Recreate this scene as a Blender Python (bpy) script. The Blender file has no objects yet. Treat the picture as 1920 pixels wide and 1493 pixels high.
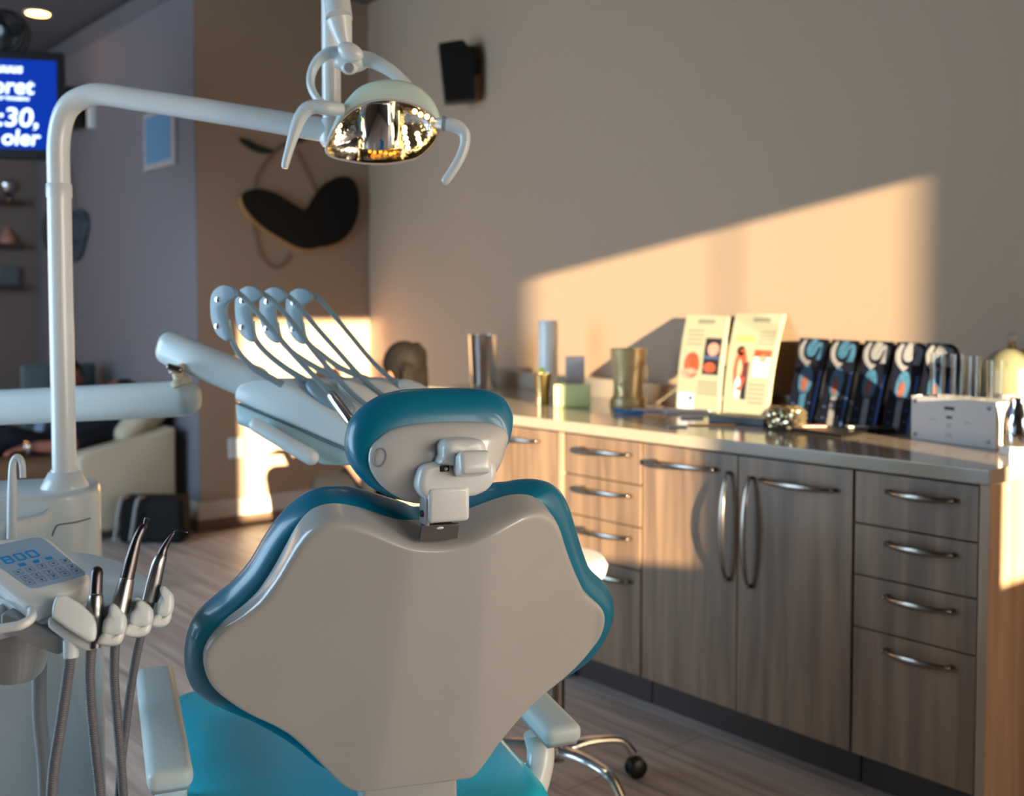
import bpy, bmesh, math, random
from mathutils import Vector as V, Matrix, Euler
random.seed(7)
# ------------------------------------------------------------------ camera model (1920 x 1493 frame)
F = 1980.; CX = 960.; CY = 671.; PIT = math.radians(2.5); YAW = math.radians(40.2); H = 1.28
fw = V((math.sin(YAW)*math.cos(PIT), math.cos(YAW)*math.cos(PIT), -math.sin(PIT)))
rt = V((math.cos(YAW), -math.sin(YAW), 0)); upv = rt.cross(fw)
EYE = V((0, 0, H)); Z = V((0, 0, 1)); X = V((1, 0, 0)); Y = V((0, 1, 0))
def ray(x, y): return fw + rt*((x-CX)/F) - upv*((y-CY)/F)
def A(x, y, d): return EYE + ray(x, y)*d                       # a point at distance d
def onz(x, y, z): r = ray(x, y); return EYE + r*((z-H)/r.z)    # on a horizontal plane
def onx(x, y, v): r = ray(x, y); return EYE + r*(v/r.x)
def ony(x, y, v): r = ray(x, y); return EYE + r*(v/r.y)
WK = .12
def wx(y): return 3.325 + WK*(y-2.6)                              # counter wall: x at a given y
wdir = V((WK, 1, 0)).normalized(); wn = V((-1, WK, 0)).normalized()
def onw(x, y, off=0.):
    r = ray(x, y); c = 3.325 - WK*2.6 - off*math.sqrt(1+WK*WK)
    return EYE + r*(c/(r.x-WK*r.y))
class Fr:
    """a working plane in the room: o origin, n normal, up vector"""
    def __init__(s, o, n, up=Z):
        s.o = V(o); s.n = V(n).normalized(); s.u = V(up).cross(s.n).normalized(); s.v = s.n.cross(s.u).normalized()
    def hit(s, x, y):
        r = ray(x, y); p = EYE + r*((s.o-EYE).dot(s.n)/r.dot(s.n)) - s.o
        return (p.dot(s.u), p.dot(s.v))
    def hitw(s, x, y, wf):
        w = 0.
        for _ in range(6):
            o = s.o + s.n*w; r = ray(x, y); p = EYE + r*((o-EYE).dot(s.n)/r.dot(s.n)) - s.o; u, v = p.dot(s.u), p.dot(s.v)
            w = wf(u, v) if callable(wf) else wf
        return (u, v)
    def trw(s, pts, wf): return [s.hitw(p[0], p[1], wf) for p in pts]
    def W(s, u, v, w=0.): return s.o + s.u*u + s.v*v + s.n*w
    def tr(s, pts): return [s.hit(*p) for p in pts]

# ------------------------------------------------------------------ materials
def lin(c):
    return tuple([(v/12.92 if v <= .04045 else ((v+.055)/1.055)**2.4) for v in [q/255. for q in c[:3]]] + [1.])
def mat(name, col, rough=.5, metal=0., coat=0., spec=.5, emit=None, es=0., trans=0., ior=1.45, bump=0., bscale=200., vary=0., vscale=4., alpha=1., sheen=0., sss=0.):
    m = bpy.data.materials.new(name); m.use_nodes = True
    nt = m.node_tree; b = nt.nodes['Principled BSDF']
    b.inputs['Base Color'].default_value = lin(col); b.inputs['Roughness'].default_value = rough
    b.inputs['Metallic'].default_value = metal; b.inputs['Coat Weight'].default_value = coat
    b.inputs['Specular IOR Level'].default_value = spec; b.inputs['IOR'].default_value = ior
    b.inputs['Transmission Weight'].default_value = trans; b.inputs['Alpha'].default_value = alpha
    b.inputs['Sheen Weight'].default_value = sheen; b.inputs['Coat Roughness'].default_value = .08
    if emit: b.inputs['Emission Color'].default_value = lin(emit); b.inputs['Emission Strength'].default_value = es
    if sss:
        b.inputs['Subsurface Weight'].default_value = sss; b.inputs['Subsurface Radius'].default_value = (.02, .008, .004)
    geo = nt.nodes.new('ShaderNodeNewGeometry')
    if bump:
        n = nt.nodes.new('ShaderNodeTexNoise'); n.inputs['Scale'].default_value = bscale
        nt.links.new(geo.outputs['Position'], n.inputs['Vector'])
        bp = nt.nodes.new('ShaderNodeBump'); bp.inputs['Strength'].default_value = bump; bp.inputs['Distance'].default_value = .001
        nt.links.new(n.outputs['Fac'], bp.inputs['Height']); nt.links.new(bp.outputs['Normal'], b.inputs['Normal'])
    if vary:
        n = nt.nodes.new('ShaderNodeTexNoise'); n.inputs['Scale'].default_value = vscale; n.inputs['Detail'].default_value = 4
        nt.links.new(geo.outputs['Position'], n.inputs['Vector'])
        r = nt.nodes.new('ShaderNodeValToRGB'); c = lin(col)
        r.color_ramp.elements[0].position = .3; r.color_ramp.elements[1].position = .7
        r.color_ramp.elements[0].color = tuple([v*(1-vary) for v in c[:3]]+[1]); r.color_ramp.elements[1].color = tuple([min(1, v*(1+vary)) for v in c[:3]]+[1])
        nt.links.new(n.outputs['Fac'], r.inputs['Fac']); nt.links.new(r.outputs['Color'], b.inputs['Base Color'])
    return m
def grainmat(name, c0, c1, scl, rough=.4, planks=None):
    """wood: noise stretched along the grain; planks = (length, width) lays it out as boards along Y"""
    m = bpy.data.materials.new(name); m.use_nodes = True; nt = m.node_tree; b = nt.nodes['Principled BSDF']; N = nt.nodes; L = nt.links
    b.inputs['Roughness'].default_value = rough
    geo = N.new('ShaderNodeNewGeometry'); mp = N.new('ShaderNodeMapping'); mp.inputs['Scale'].default_value = scl
    L.new(geo.outputs['Position'], mp.inputs['Vector'])
    n1 = N.new('ShaderNodeTexNoise'); n1.inputs['Scale'].default_value = 1.; n1.inputs['Detail'].default_value = 6; n1.inputs['Distortion'].default_value = .35
    L.new(mp.outputs['Vector'], n1.inputs['Vector'])
    r = N.new('ShaderNodeValToRGB'); r.color_ramp.elements[0].position = .32; r.color_ramp.elements[1].position = .68
    r.color_ramp.elements[0].color = lin(c0); r.color_ramp.elements[1].color = lin(c1)
    L.new(n1.outputs['Fac'], r.inputs['Fac']); out = r.outputs['Color']
    if planks:
        rot = N.new('ShaderNodeMapping'); rot.inputs['Rotation'].default_value = (0, 0, math.radians(90)); L.new(geo.outputs['Position'], rot.inputs['Vector'])
        bk = N.new('ShaderNodeTexBrick'); bk.inputs['Scale'].default_value = 1.; bk.inputs['Brick Width'].default_value = planks[0]; bk.inputs['Row Height'].default_value = planks[1]
        bk.inputs['Mortar Size'].default_value = .0018; bk.inputs['Color1'].default_value = (.78, .78, .78, 1); bk.inputs['Color2'].default_value = (1.1, 1.08, 1.06, 1); bk.inputs['Mortar'].default_value = (.35, .33, .32, 1)
        L.new(rot.outputs['Vector'], bk.inputs['Vector'])
        mx = N.new('ShaderNodeMix'); mx.data_type = 'RGBA'; mx.blend_type = 'MULTIPLY'; mx.inputs['Factor'].default_value = 1
        L.new(out, mx.inputs[6]); L.new(bk.outputs['Color'], mx.inputs[7]); out = mx.outputs[2]
    L.new(out, b.inputs['Base Color'])
    bp = N.new('ShaderNodeBump'); bp.inputs['Strength'].default_value = .12; bp.inputs['Distance'].default_value = .001
    L.new(n1.outputs['Fac'], bp.inputs['Height']); L.new(bp.outputs['Normal'], b.inputs['Normal'])
    return m
M = {}
M['wall'] = mat('wall_paint', (168, 142, 119), .75, bump=.08, bscale=350)
M['walld'] = mat('unseen_wall_dark', (84, 78, 74), .8)  # dark tone put on unseen walls to cut their bounce on the chair
M['wallg'] = mat('wall_paint_shaded', (116, 112, 118), .7, bump=.08, bscale=350)  # alcove copy of the wall paint, its cool shade put in the colour
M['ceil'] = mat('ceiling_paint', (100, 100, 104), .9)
M['skirt'] = mat('skirting_paint', (205, 196, 184), .5)
M['skirtd'] = mat('skirting_brown', (120, 96, 78), .5)
M['floor'] = grainmat('floor_planks', (160, 143, 134), (214, 200, 190), (26, 1.6, 10), .42, planks=(1.35, .19))
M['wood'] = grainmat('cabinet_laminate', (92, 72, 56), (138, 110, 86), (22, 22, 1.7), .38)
M['woodl'] = grainmat('cabinet_laminate_lit', (150, 124, 100), (176, 148, 120), (22, 22, 1.7), .42)  # cabinet laminate made lighter, sunlit brightness put in the colour
M['kick'] = mat('kick_dark', (46, 34, 30), .6)
M['carc'] = mat('carcass_dark', (66, 52, 46), .6)
M['steel'] = mat('brushed_steel', (142, 134, 126), .26, 1., bump=.05, bscale=900)
M['chrome'] = mat('chrome', (225, 226, 228), .07, 1.)
M['white'] = mat('white_plastic', (226, 230, 228), .28, coat=.4)
M['whitec'] = mat('cool_white_plastic', (214, 226, 228), .3, coat=.35)
M['shell'] = mat('cream_shell_plastic', (186, 186, 182), .25, coat=.5, vary=.02, vscale=9)
M['armpad'] = mat('pale_soft_pad', (204, 218, 216), .45, coat=.1, bump=.1, bscale=600)
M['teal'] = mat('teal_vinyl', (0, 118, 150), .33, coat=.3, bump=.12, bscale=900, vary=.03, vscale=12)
M['tealseat'] = mat('teal_vinyl_lit', (0, 212, 246), .34, coat=.2, bump=.12, bscale=900)  # teal vinyl brightened: light the seat lacks is put in the colour
M['mint'] = mat('mint_lamp_plastic', (218, 238, 220), .18, coat=.7)
M['glass'] = mat('clear_glass', (250, 252, 250), .02, trans=1., ior=1.45)
M['cover'] = mat('thin_lens_cover', (255, 255, 255), .02, trans=1., ior=1.02)
M['acryl'] = mat('frosted_acrylic', (232, 228, 226), .25, trans=.25, ior=1.3)
M['black'] = mat('black_plastic', (8, 8, 8), .4)
M['blackg'] = mat('black_gloss', (12, 10, 10), .5, spec=.3)
M['hose'] = mat('grey_hose', (100, 103, 110), .45)
M['greyp'] = mat('grey_plastic', (150, 152, 152), .4)
M['bluegrey'] = mat('blue_grey_holder', (126, 150, 162), .35, coat=.2)
M['toolm'] = mat('tool_metal', (150, 150, 152), .3, 1.)
M['toold'] = mat('tool_dark_metal', (96, 92, 94), .3, 1.)
M['screenp'] = mat('panel_film', (150, 178, 204), .3)
M['blue'] = mat('blue_print', (22, 140, 214), .4)
M['ink'] = mat('dark_blue_ink', (40, 84, 120), .5)
M['line'] = mat('key_outline', (110, 138, 160), .5)
M['seam'] = mat('seam_dark', (92, 98, 100), .6)
M['hair'] = mat('brown_hair', (15, 9, 5), .75, vary=.5, vscale=40, bump=.6, bscale=120, spec=.2)
M['hairk'] = mat('dark_hair', (22, 14, 14), .5)
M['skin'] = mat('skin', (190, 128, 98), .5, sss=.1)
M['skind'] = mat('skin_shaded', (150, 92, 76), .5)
M['navy'] = mat('navy_cloth', (10, 12, 24), .85)
M['clblack'] = mat('black_cloth', (9, 7, 7), .85)
M['clblue'] = mat('pale_blue_cloth', (126, 146, 172), .85)
M['cream'] = mat('cream_leather', (196, 182, 156), .5, bump=.1, bscale=300)
M['tan'] = mat('tan_leather', (120, 92, 70), .55)
M['tvblue'] = mat('tv_screen', (4, 20, 90), .25, emit=(0, 56, 175), es=.5)
M['tvtext'] = mat('tv_text', (240, 246, 255), .3, emit=(200, 222, 255), es=1.0)
M['bulb'] = mat('lamp_glow', (255, 220, 160), .3, emit=(255, 186, 92), es=14)
M['led'] = mat('glint_glow', (255, 230, 180), .3, emit=(255, 214, 140), es=4.5)  # emissive stand-in for mirrored ceiling lights
M['glintc'] = mat('glint_amber', (255, 190, 80), .3, emit=(255, 170, 60), es=1.2)
M['pic'] = mat('blue_poster', (92, 138, 172), .5)
M['frame'] = mat('pale_frame', (168, 162, 158), .5)
M['slate'] = mat('slate_glass', (52, 70, 82), .2, coat=.4)
M['stem'] = mat('stem_brown', (128, 100, 78), .6)
M['leafg'] = mat('dark_green', (18, 28, 12), .5)
M['edgew'] = mat('pale_wood_edge', (190, 140, 86), .5)
M['worktop'] = mat('pale_quartz', (158, 144, 128), .14, coat=.3, vary=.05, vscale=260)
M['paper'] = mat('paper', (196, 190, 188), .6)
M['leafy'] = mat('leaflet_cream', (164, 160, 136), .45)
M['leafe'] = mat('leaflet_edge', (206, 192, 166), .5)
M['lgrey'] = mat('leaflet_text', (122, 120, 106), .6)
M['photoR'] = mat('print_red_orange', (184, 78, 52), .5, vary=.35, vscale=45)
M['photoD'] = mat('print_dark', (36, 38, 44), .5)
M['photoP'] = mat('print_pink', (200, 140, 124), .5, vary=.25, vscale=60)
M['photoW'] = mat('print_white', (226, 226, 232), .5)
M['photoB'] = mat('print_blue', (70, 92, 128), .5)
M['pkt'] = mat('packet_black', (16, 18, 30), .3, coat=.3)
M['pktb'] = mat('packet_blue_edge', (52, 76, 122), .35)
M['pktp'] = mat('packet_pale', (112, 112, 116), .4)
M['pktc'] = mat('packet_skyblue', (48, 86, 112), .4, vary=.25, vscale=70)
M['pktr'] = mat('packet_brown', (110, 66, 58), .4, vary=.35, vscale=80)
M['gilt'] = mat('warm_brass', (206, 176, 120), .16, 1.)
M['mug'] = mat('satin_stone', (188, 160, 112), .35, metal=.15, coat=.2)
M['lime'] = mat('pale_green_acrylic', (222, 236, 170), .25, trans=.2)
M['limelabel'] = mat('yellow_green_label', (190, 200, 40), .5)
M['bluepen'] = mat('blue_plastic', (0, 104, 158), .35)
M['peach'] = mat('amber_paper', (220, 168, 100), .5)
M['green'] = mat('olive_enamel', (112, 110, 86), .3, coat=.4)
M['crys'] = mat('crystal_facets', (190, 174, 140), .12, metal=.9)
M['darkslot'] = mat('dark_slot', (30, 28, 20), .6)
M['winfr'] = mat('window_frame_grey', (150, 150, 150), .5)

# ------------------------------------------------------------------ mesh helpers
class MB:
    def __init__(s): s.v = []; s.f = []
    def add(s, vs, fs):
        o = len(s.v); s.v += [V(p) for p in vs]; s.f += [tuple(i+o for i in f) for f in fs]; return s
    def loft(s, rings, cap0=True, cap1=True):
        n = len(rings[0]); vs = [p for r in rings for p in r]; fs = []
        for k in range(len(rings)-1):
            for i in range(n):
                j = (i+1) % n; fs.append((k*n+i, k*n+j, (k+1)*n+j, (k+1)*n+i))
        if cap0: fs.append(tuple(reversed(range(n))))
        if cap1: fs.append(tuple((len(rings)-1)*n+i for i in range(n)))
        return s.add(vs, fs)
    def tube(s, pts, r, n=16, sub=6, up=None, ry=None, smooth=True):
        pts = [V(p) for p in pts]; k = len(pts)
        rs = list(r) if isinstance(r, (list, tuple)) else [r]*k
        rys = list(ry) if isinstance(ry, (list, tuple)) else ([ry]*k if ry else rs)
        P = []; R = []; Q = []
        if smooth and k > 2:
            for i in range(k-1):
                p0 = pts[max(i-1, 0)]; p1 = pts[i]; p2 = pts[i+1]; p3 = pts[min(i+2, k-1)]
                for q in range(sub):
                    t = q/sub
                    P.append(.5*((2*p1)+(p2-p0)*t+(2*p0-5*p1+4*p2-p3)*t*t+(3*p1-p0-3*p2+p3)*t**3)); R.append(rs[i]*(1-t)+rs[i+1]*t); Q.append(rys[i]*(1-t)+rys[i+1]*t)
            P.append(pts[-1]); R.append(rs[-1]); Q.append(rys[-1])
        else: P, R, Q = pts, rs, rys
        rings = []; prev = None
        for i, p in enumerate(P):
            t = (P[min(i+1, len(P)-1)]-P[max(i-1, 0)]).normalized()
            if prev is None:
                a = V(up) if up else (Z if abs(t.z) < .9 else X)
                b = t.cross(a).normalized(); a = b.cross(t).normalized()
            else:
                a = (prev-t*prev.dot(t)).normalized(); b = t.cross(a).normalized()
            prev = a
            rings.append([p+(b*(math.cos(2*math.pi*j/n)*R[i])+a*(math.sin(2*math.pi*j/n)*Q[i])) for j in range(n)])
        return s.loft(rings)
    def capsule(s, p0, p1, r0, r1=None, n=14, m=5):
        p0 = V(p0); p1 = V(p1); r1 = r0 if r1 is None else r1; t = (p1-p0); L = t.length
        t = t.normalized() if L > 1e-6 else Z.copy()
        P = []; R = []
        for i in range(m+1):
            a = math.pi/2*i/m; P.append(p0-t*(r0*math.cos(a))); R.append(max(r0*math.sin(a), 1e-4))
        for i in range(m+1):
            a = math.pi/2*i/m; P.append(p1+t*(r1*math.sin(a))); R.append(max(r1*math.cos(a), 1e-4))
        a = Z if abs(t.z) < .9 else X; b = t.cross(a).normalized(); a = b.cross(t).normalized()
        return s.loft([[p+(b*math.cos(2*math.pi*j/n)+a*math.sin(2*math.pi*j/n))*r for j in range(n)] for p, r in zip(P, R)])
    def ell(s, c, ax, ay, az, rx, ry, rz, n=24, m=14):
        c = V(c); ax = V(ax); ay = V(ay); az = V(az); rings = []
        for i in range(m+1):
            a = math.pi*(.001+i*.998/m)-math.pi/2; q = math.cos(a)
            rings.append([c+ax*(rx*q*math.cos(2*math.pi*j/n))+ay*(ry*q*math.sin(2*math.pi*j/n))+az*(rz*math.sin(a)) for j in range(n)])
        return s.loft(rings)
    def ball(s, c, r, n=16, m=10): return s.ell(c, X, Y, Z, r, r, r, n, m)
    def lathe(s, o, prof, axis=Z, n=40, cap0=True, cap1=True):
        o = V(o); axis = V(axis).normalized(); a = X if abs(axis.x) < .9 else Y
        b = axis.cross(a).normalized(); a = b.cross(axis).normalized()
        return s.loft([[o+axis*h+(a*math.cos(2*math.pi*j/n)+b*math.sin(2*math.pi*j/n))*max(r, 1e-4) for j in range(n)] for r, h in prof], cap0, cap1)
    def bev(s, bm, r, seg=3, ang=25):
        if r:
            es = [e for e in bm.edges if len(e.link_faces) == 2 and e.calc_face_angle(0) > math.radians(ang)]
            bmesh.ops.bevel(bm, geom=es, offset=r, segments=seg, profile=.5, affect='EDGES', clamp_overlap=True)
        bm.verts.index_update(); s.add([v.co.copy() for v in bm.verts], [tuple(v.index for v in f.verts) for f in bm.faces]); bm.free(); return s
    def box(s, c, d, ax=(X, Y, Z), r=0., seg=3):
        """c centre, d full sizes"""
        bm = bmesh.new(); bmesh.ops.create_cube(bm, size=1.)
        for v in bm.verts:
            p = v.co.copy(); v.co = V(c)+V(ax[0])*(p.x*d[0])+V(ax[1])*(p.y*d[1])+V(ax[2])*(p.z*d[2])
        bmesh.ops.recalc_face_normals(bm, faces=bm.faces)
        return s.bev(bm, r, seg)
    def bb(s, a, b, r=0.):
        a = V(a); b = V(b); return s.box((a+b)/2, (abs(b.x-a.x), abs(b.y-a.y), abs(b.z-a.z)), r=r)
    def prism(s, pts, vec, r=0., seg=3, ang=25):
        bm = bmesh.new(); a = [bm.verts.new(V(p)) for p in pts]; b = [bm.verts.new(V(p)+V(vec)) for p in pts]; n = len(pts)
        bm.faces.new(a); bm.faces.new(list(reversed(b)))
        for i in range(n): bm.faces.new((a[(i+1) % n], a[i], b[i], b[(i+1) % n]))
        bmesh.ops.recalc_face_normals(bm, faces=bm.faces)
        return s.bev(bm, r, seg, ang)
NOSMOOTH = set()
def ob(name, mb, mtl, parent=None, smooth=35, **tags):
    me = bpy.data.meshes.new(name)
    off = parent['_o'] if parent is not None and '_o' in parent else (0, 0, 0)
    if parent is not None and parent.type == 'MESH': off = parent['_o']
    off = V(off)
    me.from_pydata([v-off for v in mb.v], [], mb.f); me.validate()
    bm = bmesh.new(); bm.from_mesh(me); bmesh.ops.recalc_face_normals(bm, faces=bm.faces); bm.to_mesh(me); bm.free()
    me.materials.append(mtl)
    if smooth:
        me.polygons.foreach_set('use_smooth', [True]*len(me.polygons)); me.set_sharp_from_angle(angle=math.radians(smooth))
    o = bpy.data.objects.new(name, me); bpy.context.scene.collection.objects.link(o)
    o['_o'] = tuple(off)
    if parent is not None: o.parent = parent
    for k, v in tags.items(): o[k] = v
    return o
def thing(name, label, cat, loc, group=None):
    o = bpy.data.objects.new(name, None); bpy.context.scene.collection.objects.link(o)
    o.location = V(loc); o['_o'] = tuple(loc); o['label'] = label; o['category'] = cat; o.empty_display_size = .05
    if group: o['group'] = group
    return o
def struct(name, mb, mtl, smooth=0): return ob(name, mb, mtl, None, smooth, kind='structure')
def single(name, mb, mtl, label, cat, smooth=35, **k): return ob(name, mb, mtl, None, smooth, label=label, category=cat, **k)
def duptree(root, delta, label=None, group=None):
    col = bpy.context.scene.collection; r = root.copy(); col.objects.link(r); r.location = root.location+V(delta)
    if label: r['label'] = label
    if group: r['group'] = group
    def rec(src, dst):
        for ch in list(src.children):
            c = ch.copy(); col.objects.link(c); c.parent = dst; rec(ch, c)
    rec(root, r); return r
def smoothpoly(pts, n=200):
    """closed Catmull-Rom through pts, resampled"""
    k = len(pts); out = []
    for i in range(k):
        p0, p1, p2, p3 = [V(pts[(i+j) % k]) for j in (-1, 0, 1, 2)]
        for q in range(8):
            t = q/8.; out.append(.5*((2*p1)+(p2-p0)*t+(2*p0-5*p1+4*p2-p3)*t*t+(3*p1-p0-3*p2+p3)*t**3))
    ds = [0.]
    for i in range(len(out)): ds.append(ds[-1]+(out[(i+1) % len(out)]-out[i]).length)
    T = ds[-1]; res = []; j = 0
    for i in range(n):
        d = T*i/n
        while ds[j+1] < d: j += 1
        t = (d-ds[j])/max(ds[j+1]-ds[j], 1e-9); res.append(out[j].lerp(out[(j+1) % len(out)], t))
    return res
def polar(pts, c, n=220):
    """radius of a star-shaped closed outline about c in n directions"""
    P = smoothpoly([(p[0], p[1]) for p in pts], 900); th = []
    for p in P: th.append((math.atan2(p[1]-c[1], p[0]-c[0]) % (2*math.pi), math.hypot(p[0]-c[0], p[1]-c[1])))
    th.sort(); res = []; k = 0
    for i in range(n):
        a = 2*math.pi*i/n; best = None
        while k < len(th) and th[k][0] < a: k += 1
        a1, r1 = th[k % len(th)]; a0, r0 = th[(k-1) % len(th)]
        if k >= len(th): a1 += 2*math.pi
        if k == 0: a0 -= 2*math.pi
        t = (a-a0)/max(a1-a0, 1e-9); res.append(r0+(r1-r0)*min(max(t, 0), 1))
    return res
def pring(fr, c, R, w, sc=1.):
    n = len(R); ww = w if callable(w) else None
    out = []
    for i in range(n):
        a = 2*math.pi*i/n; u = c[0]+R[i]*sc*math.cos(a); v = c[1]+R[i]*sc*math.sin(a)
        out.append(fr.W(u, v, ww(u, v) if ww else w))
    return out
def blobmesh(name, parts, voxel, mtl, parent=None, it=4, **tags):
    """one continuous surface grown from overlapping tapered limbs"""
    mb = MB()
    for p in parts: p(mb)
    o = ob(name+'_src', mb, mtl, parent)
    md = o.modifiers.new('r', 'REMESH'); md.mode = 'VOXEL'; md.voxel_size = voxel
    sm = o.modifiers.new('s', 'SMOOTH'); sm.iterations = it
    dg = bpy.context.evaluated_depsgraph_get(); me = bpy.data.meshes.new_from_object(o.evaluated_get(dg)); me.name = name
    me.polygons.foreach_set('use_smooth', [True]*len(me.polygons))
    o.modifiers.clear(); old = o.data; o.data = me; bpy.data.meshes.remove(old); o.name = name
    if not me.materials: me.materials.append(mtl)
    for k, v in tags.items(): o[k] = v
    return o
def text_mesh(name, s, size, fr, u, v, w, mtl, parent, shear=0., ext=.0005, bold=0., sx=1.):
    cu = bpy.data.curves.new(name, 'FONT'); cu.body = s; cu.size = size; cu.extrude = ext; cu.shear = shear; cu.offset = bold
    t = bpy.data.objects.new(name+'_t', cu); bpy.context.scene.collection.objects.link(t)
    dg = bpy.context.evaluated_depsgraph_get(); me = bpy.data.meshes.new_from_object(t.evaluated_get(dg))
    mb = MB(); mb.add([fr.W(u+p.co.x*sx, v+p.co.y, w+p.co.z) for p in me.vertices], [tuple(p.vertices) for p in me.polygons])
    bpy.data.objects.remove(t); bpy.data.curves.remove(cu); bpy.data.meshes.remove(me)
    return ob(name, mb, mtl, parent, 0)
def patch(fr, pts, w, th, mtl, name, parent, smooth=False, **k):
    P = smoothpoly(pts, 40) if smooth else pts
    return ob(name, MB().prism([fr.W(p[0], p[1], w) for p in P], fr.n*th), mtl, parent, 0, **k)

# ------------------------------------------------------------------ room shell
HC = 3.24; YB = -2.6; KY = 5.82; XL = -2.2; YF = 9.0; T = .12
struct('floor', MB().bb((XL, YB-.2, -.1), (4.3, YF+.2, 0)), M['floor'])
struct('ceiling', MB().bb((XL-.2, YB-.2, HC), (4.3, YF+.3, HC+.1)), M['ceil'])
xe = wx(KY)
YS = [YB-.1, 1.12, 1.538, 2.298, 3.16, 4.33, KY]
for i in range(6):
    ya, yb = YS[i], YS[i+1]; struct('wall_right', MB().prism([(wx(ya), ya, 0), (wx(yb), yb, 0), (wx(yb)+.3, yb, 0), (wx(ya)+.3, ya, 0)], Z*HC), M['wall'])
struct('wall_back', MB().prism([(2.552, KY, 0), (xe+.3, KY, 0), (xe+.3, YF+.1, 0), (2.552, YF+.1, 0)], Z*HC), M['wall'])
struct('wall_alcove', MB().bb((2.546, KY+.002, 0), (2.552, YF, HC)), M['wallg'])
struct('wall_far', MB().bb((XL, YF, 0), (2.55, YF+.12, HC)), M['wall'])
# window wall behind the camera: two openings (sun), one added for warm fill, and window wall on the left (sky)
def wall_with_windows(name, fixed, axis, a0, a1, wins, mtl):
    """axis 'y': wall at y=fixed spanning x; axis 'x': wall at x=fixed spanning y. wins: (lo, hi, z0, z1)"""
    mb = MB()
    def add(lo, hi, z0, z1):
        if hi-lo < 1e-4 or z1-z0 < 1e-4: return
        if axis == 'y': mb.bb((lo, fixed-T, z0), (hi, fixed, z1))
        else: mb.bb((fixed-T, lo, z0), (fixed, hi, z1))
    cur = a0
    for lo, hi, z0, z1 in wins:
        add(cur, lo, 0, HC); add(lo, hi, 0, z0); add(lo, hi, z1, HC); cur = hi
    add(cur, a1, 0, HC); struct(name, mb, mtl)
SQ = 1/3.     # sun travels 1 in x for 3 in y
def qx(q): return q + YB*SQ
W1 = (qx(.80), qx(1.815), 1.04, 2.295); W2 = (qx(2.09), qx(2.655), 1.04, 2.295); WFILL = (qx(2.85), qx(3.54), .04, 3.1)  # third opening is added out of view to throw warm fill on the chair
wall_with_windows('wall_window_side', YB, 'y', XL-.12, wx(YB), [W1, W2, WFILL], M['walld'])
LW = [(2.9, 5.8, .2, 3.18), (6.4, 7.5, 1.0, 2.1)]
wall_with_windows('wall_left', XL, 'x', YB-.12, YF+.1, LW, M['walld'])
def window(n, w, axis, fixed, mull=None):
    lo, hi, z0, z1 = w; f = .04; mb = MB()
    def add(a, b, c, d, t=.05):
        if axis == 'y': mb.bb((a, fixed-T+.02, c), (b, fixed-T+.02+t, d))
        else: mb.bb((fixed-T+.02, a, c), (fixed-T+.02+t, b, d))
    add(lo, lo+f, z0, z1); add(hi-f, hi, z0, z1); add(lo+f, hi-f, z0, z0+f); add(lo+f, hi-f, z1-f, z1)
    if mull: add(mull-.003, mull+.003, z0+f, z1-f, .012)
    struct('window_%d' % n, mb, M['winfr'])
window(1, W1, 'y', YB); window(2, W2, 'y', YB, qx(2.42)); window(5, WFILL, 'y', YB)  # last frame surrounds the added fill opening
for i, w in enumerate(LW): window(3+i, w, 'x', XL, (w[0]+w[1])/2)
# skirtings, cornice, upstand behind the worktop
sk = MB(); sk.bb((2.54, KY-.015, .07), (xe, KY, .17)); struct('baseboard_back', sk, M['skirt'])
sk = MB(); sk.bb((2.538, KY-.017, 0), (xe, KY, .07)); struct('baseboard_back_foot', sk, M['skirtd'])
struct('baseboard_alcove', MB().bb((2.53, KY-.015, .07), (2.546, YF, .17)), M['skirt'])
struct('baseboard_alcove_foot', MB().bb((2.528, KY-.017, 0), (2.546, YF, .07)), M['skirtd'])
struct('trim_1', MB().prism([(2.552, KY, 3.12), (2.47, KY, 3.2), (2.552, KY, 3.235)], Y*(YF-KY)), M['ceil'])
def wallslab(y0, y1, z0, z1, t):
    a = V((wx(y0), y0, z0)); b = V((wx(y1), y1, z0)); return MB().prism([a, b, b+wn*t, a+wn*t], Z*(z1-z0), r=.002)
struct('trim_2', wallslab(1.17, 4.32, .905, .985, .13), M['worktop'])
# plastered pier beyond the alcove, far left
struct('trim_3', MB().bb((2.0, YF-.12, 0), (2.545, YF, HC)), mat('pier_paint', (128, 116, 110), .8))

# ------------------------------------------------------------------ counter units
DX = 2.486; FT = .02            # front plane
def bow_handle(p0, p1, out, name, parent, r=.0065):
    p0 = V(p0); p1 = V(p1); L = (p1-p0).length; mb = MB(); pts = []; ry = []
    for i in range(13):
        t = i/12.; s = math.sin(math.pi*t)
        pts.append(p0.lerp(p1, t)+out*(.014+.030*s**.7))
    mb.tube(pts, [r*.8]+[r*(.9+.55*math.sin(math.pi*i/10)) for i in range(11)]+[r*.8], n=12, sub=2, up=out, ry=[.0045]*13)
    t = (p1-p0).normalized()
    for p in (p0, p1): mb.capsule(p, p+out*.018, .0065, .006, n=12, m=3)
    return ob(name, mb, M['steel'], parent, label='brushed steel bow handle')
def carcass(par, y0, y1):
    ob('carcass', MB().bb((DX+.02, y0+.001, .1), (wx(y0)-.012, y1-.001, .866)), M['carc'], par, 0)
    ob('plinth', MB().bb((DX+.055, y0+.001, 0), (DX+.5, y1-.001, .1)), M['kick'], par, 0, label='dark recessed plinth')
def front(par, name, y0, y1, z0, z1):
    return ob(name, MB().bb((DX, y0+.0018, z0+.002), (DX+.019, y1-.0018, z1-.002), r=.0012), M['wood'], par, 0)
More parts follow.
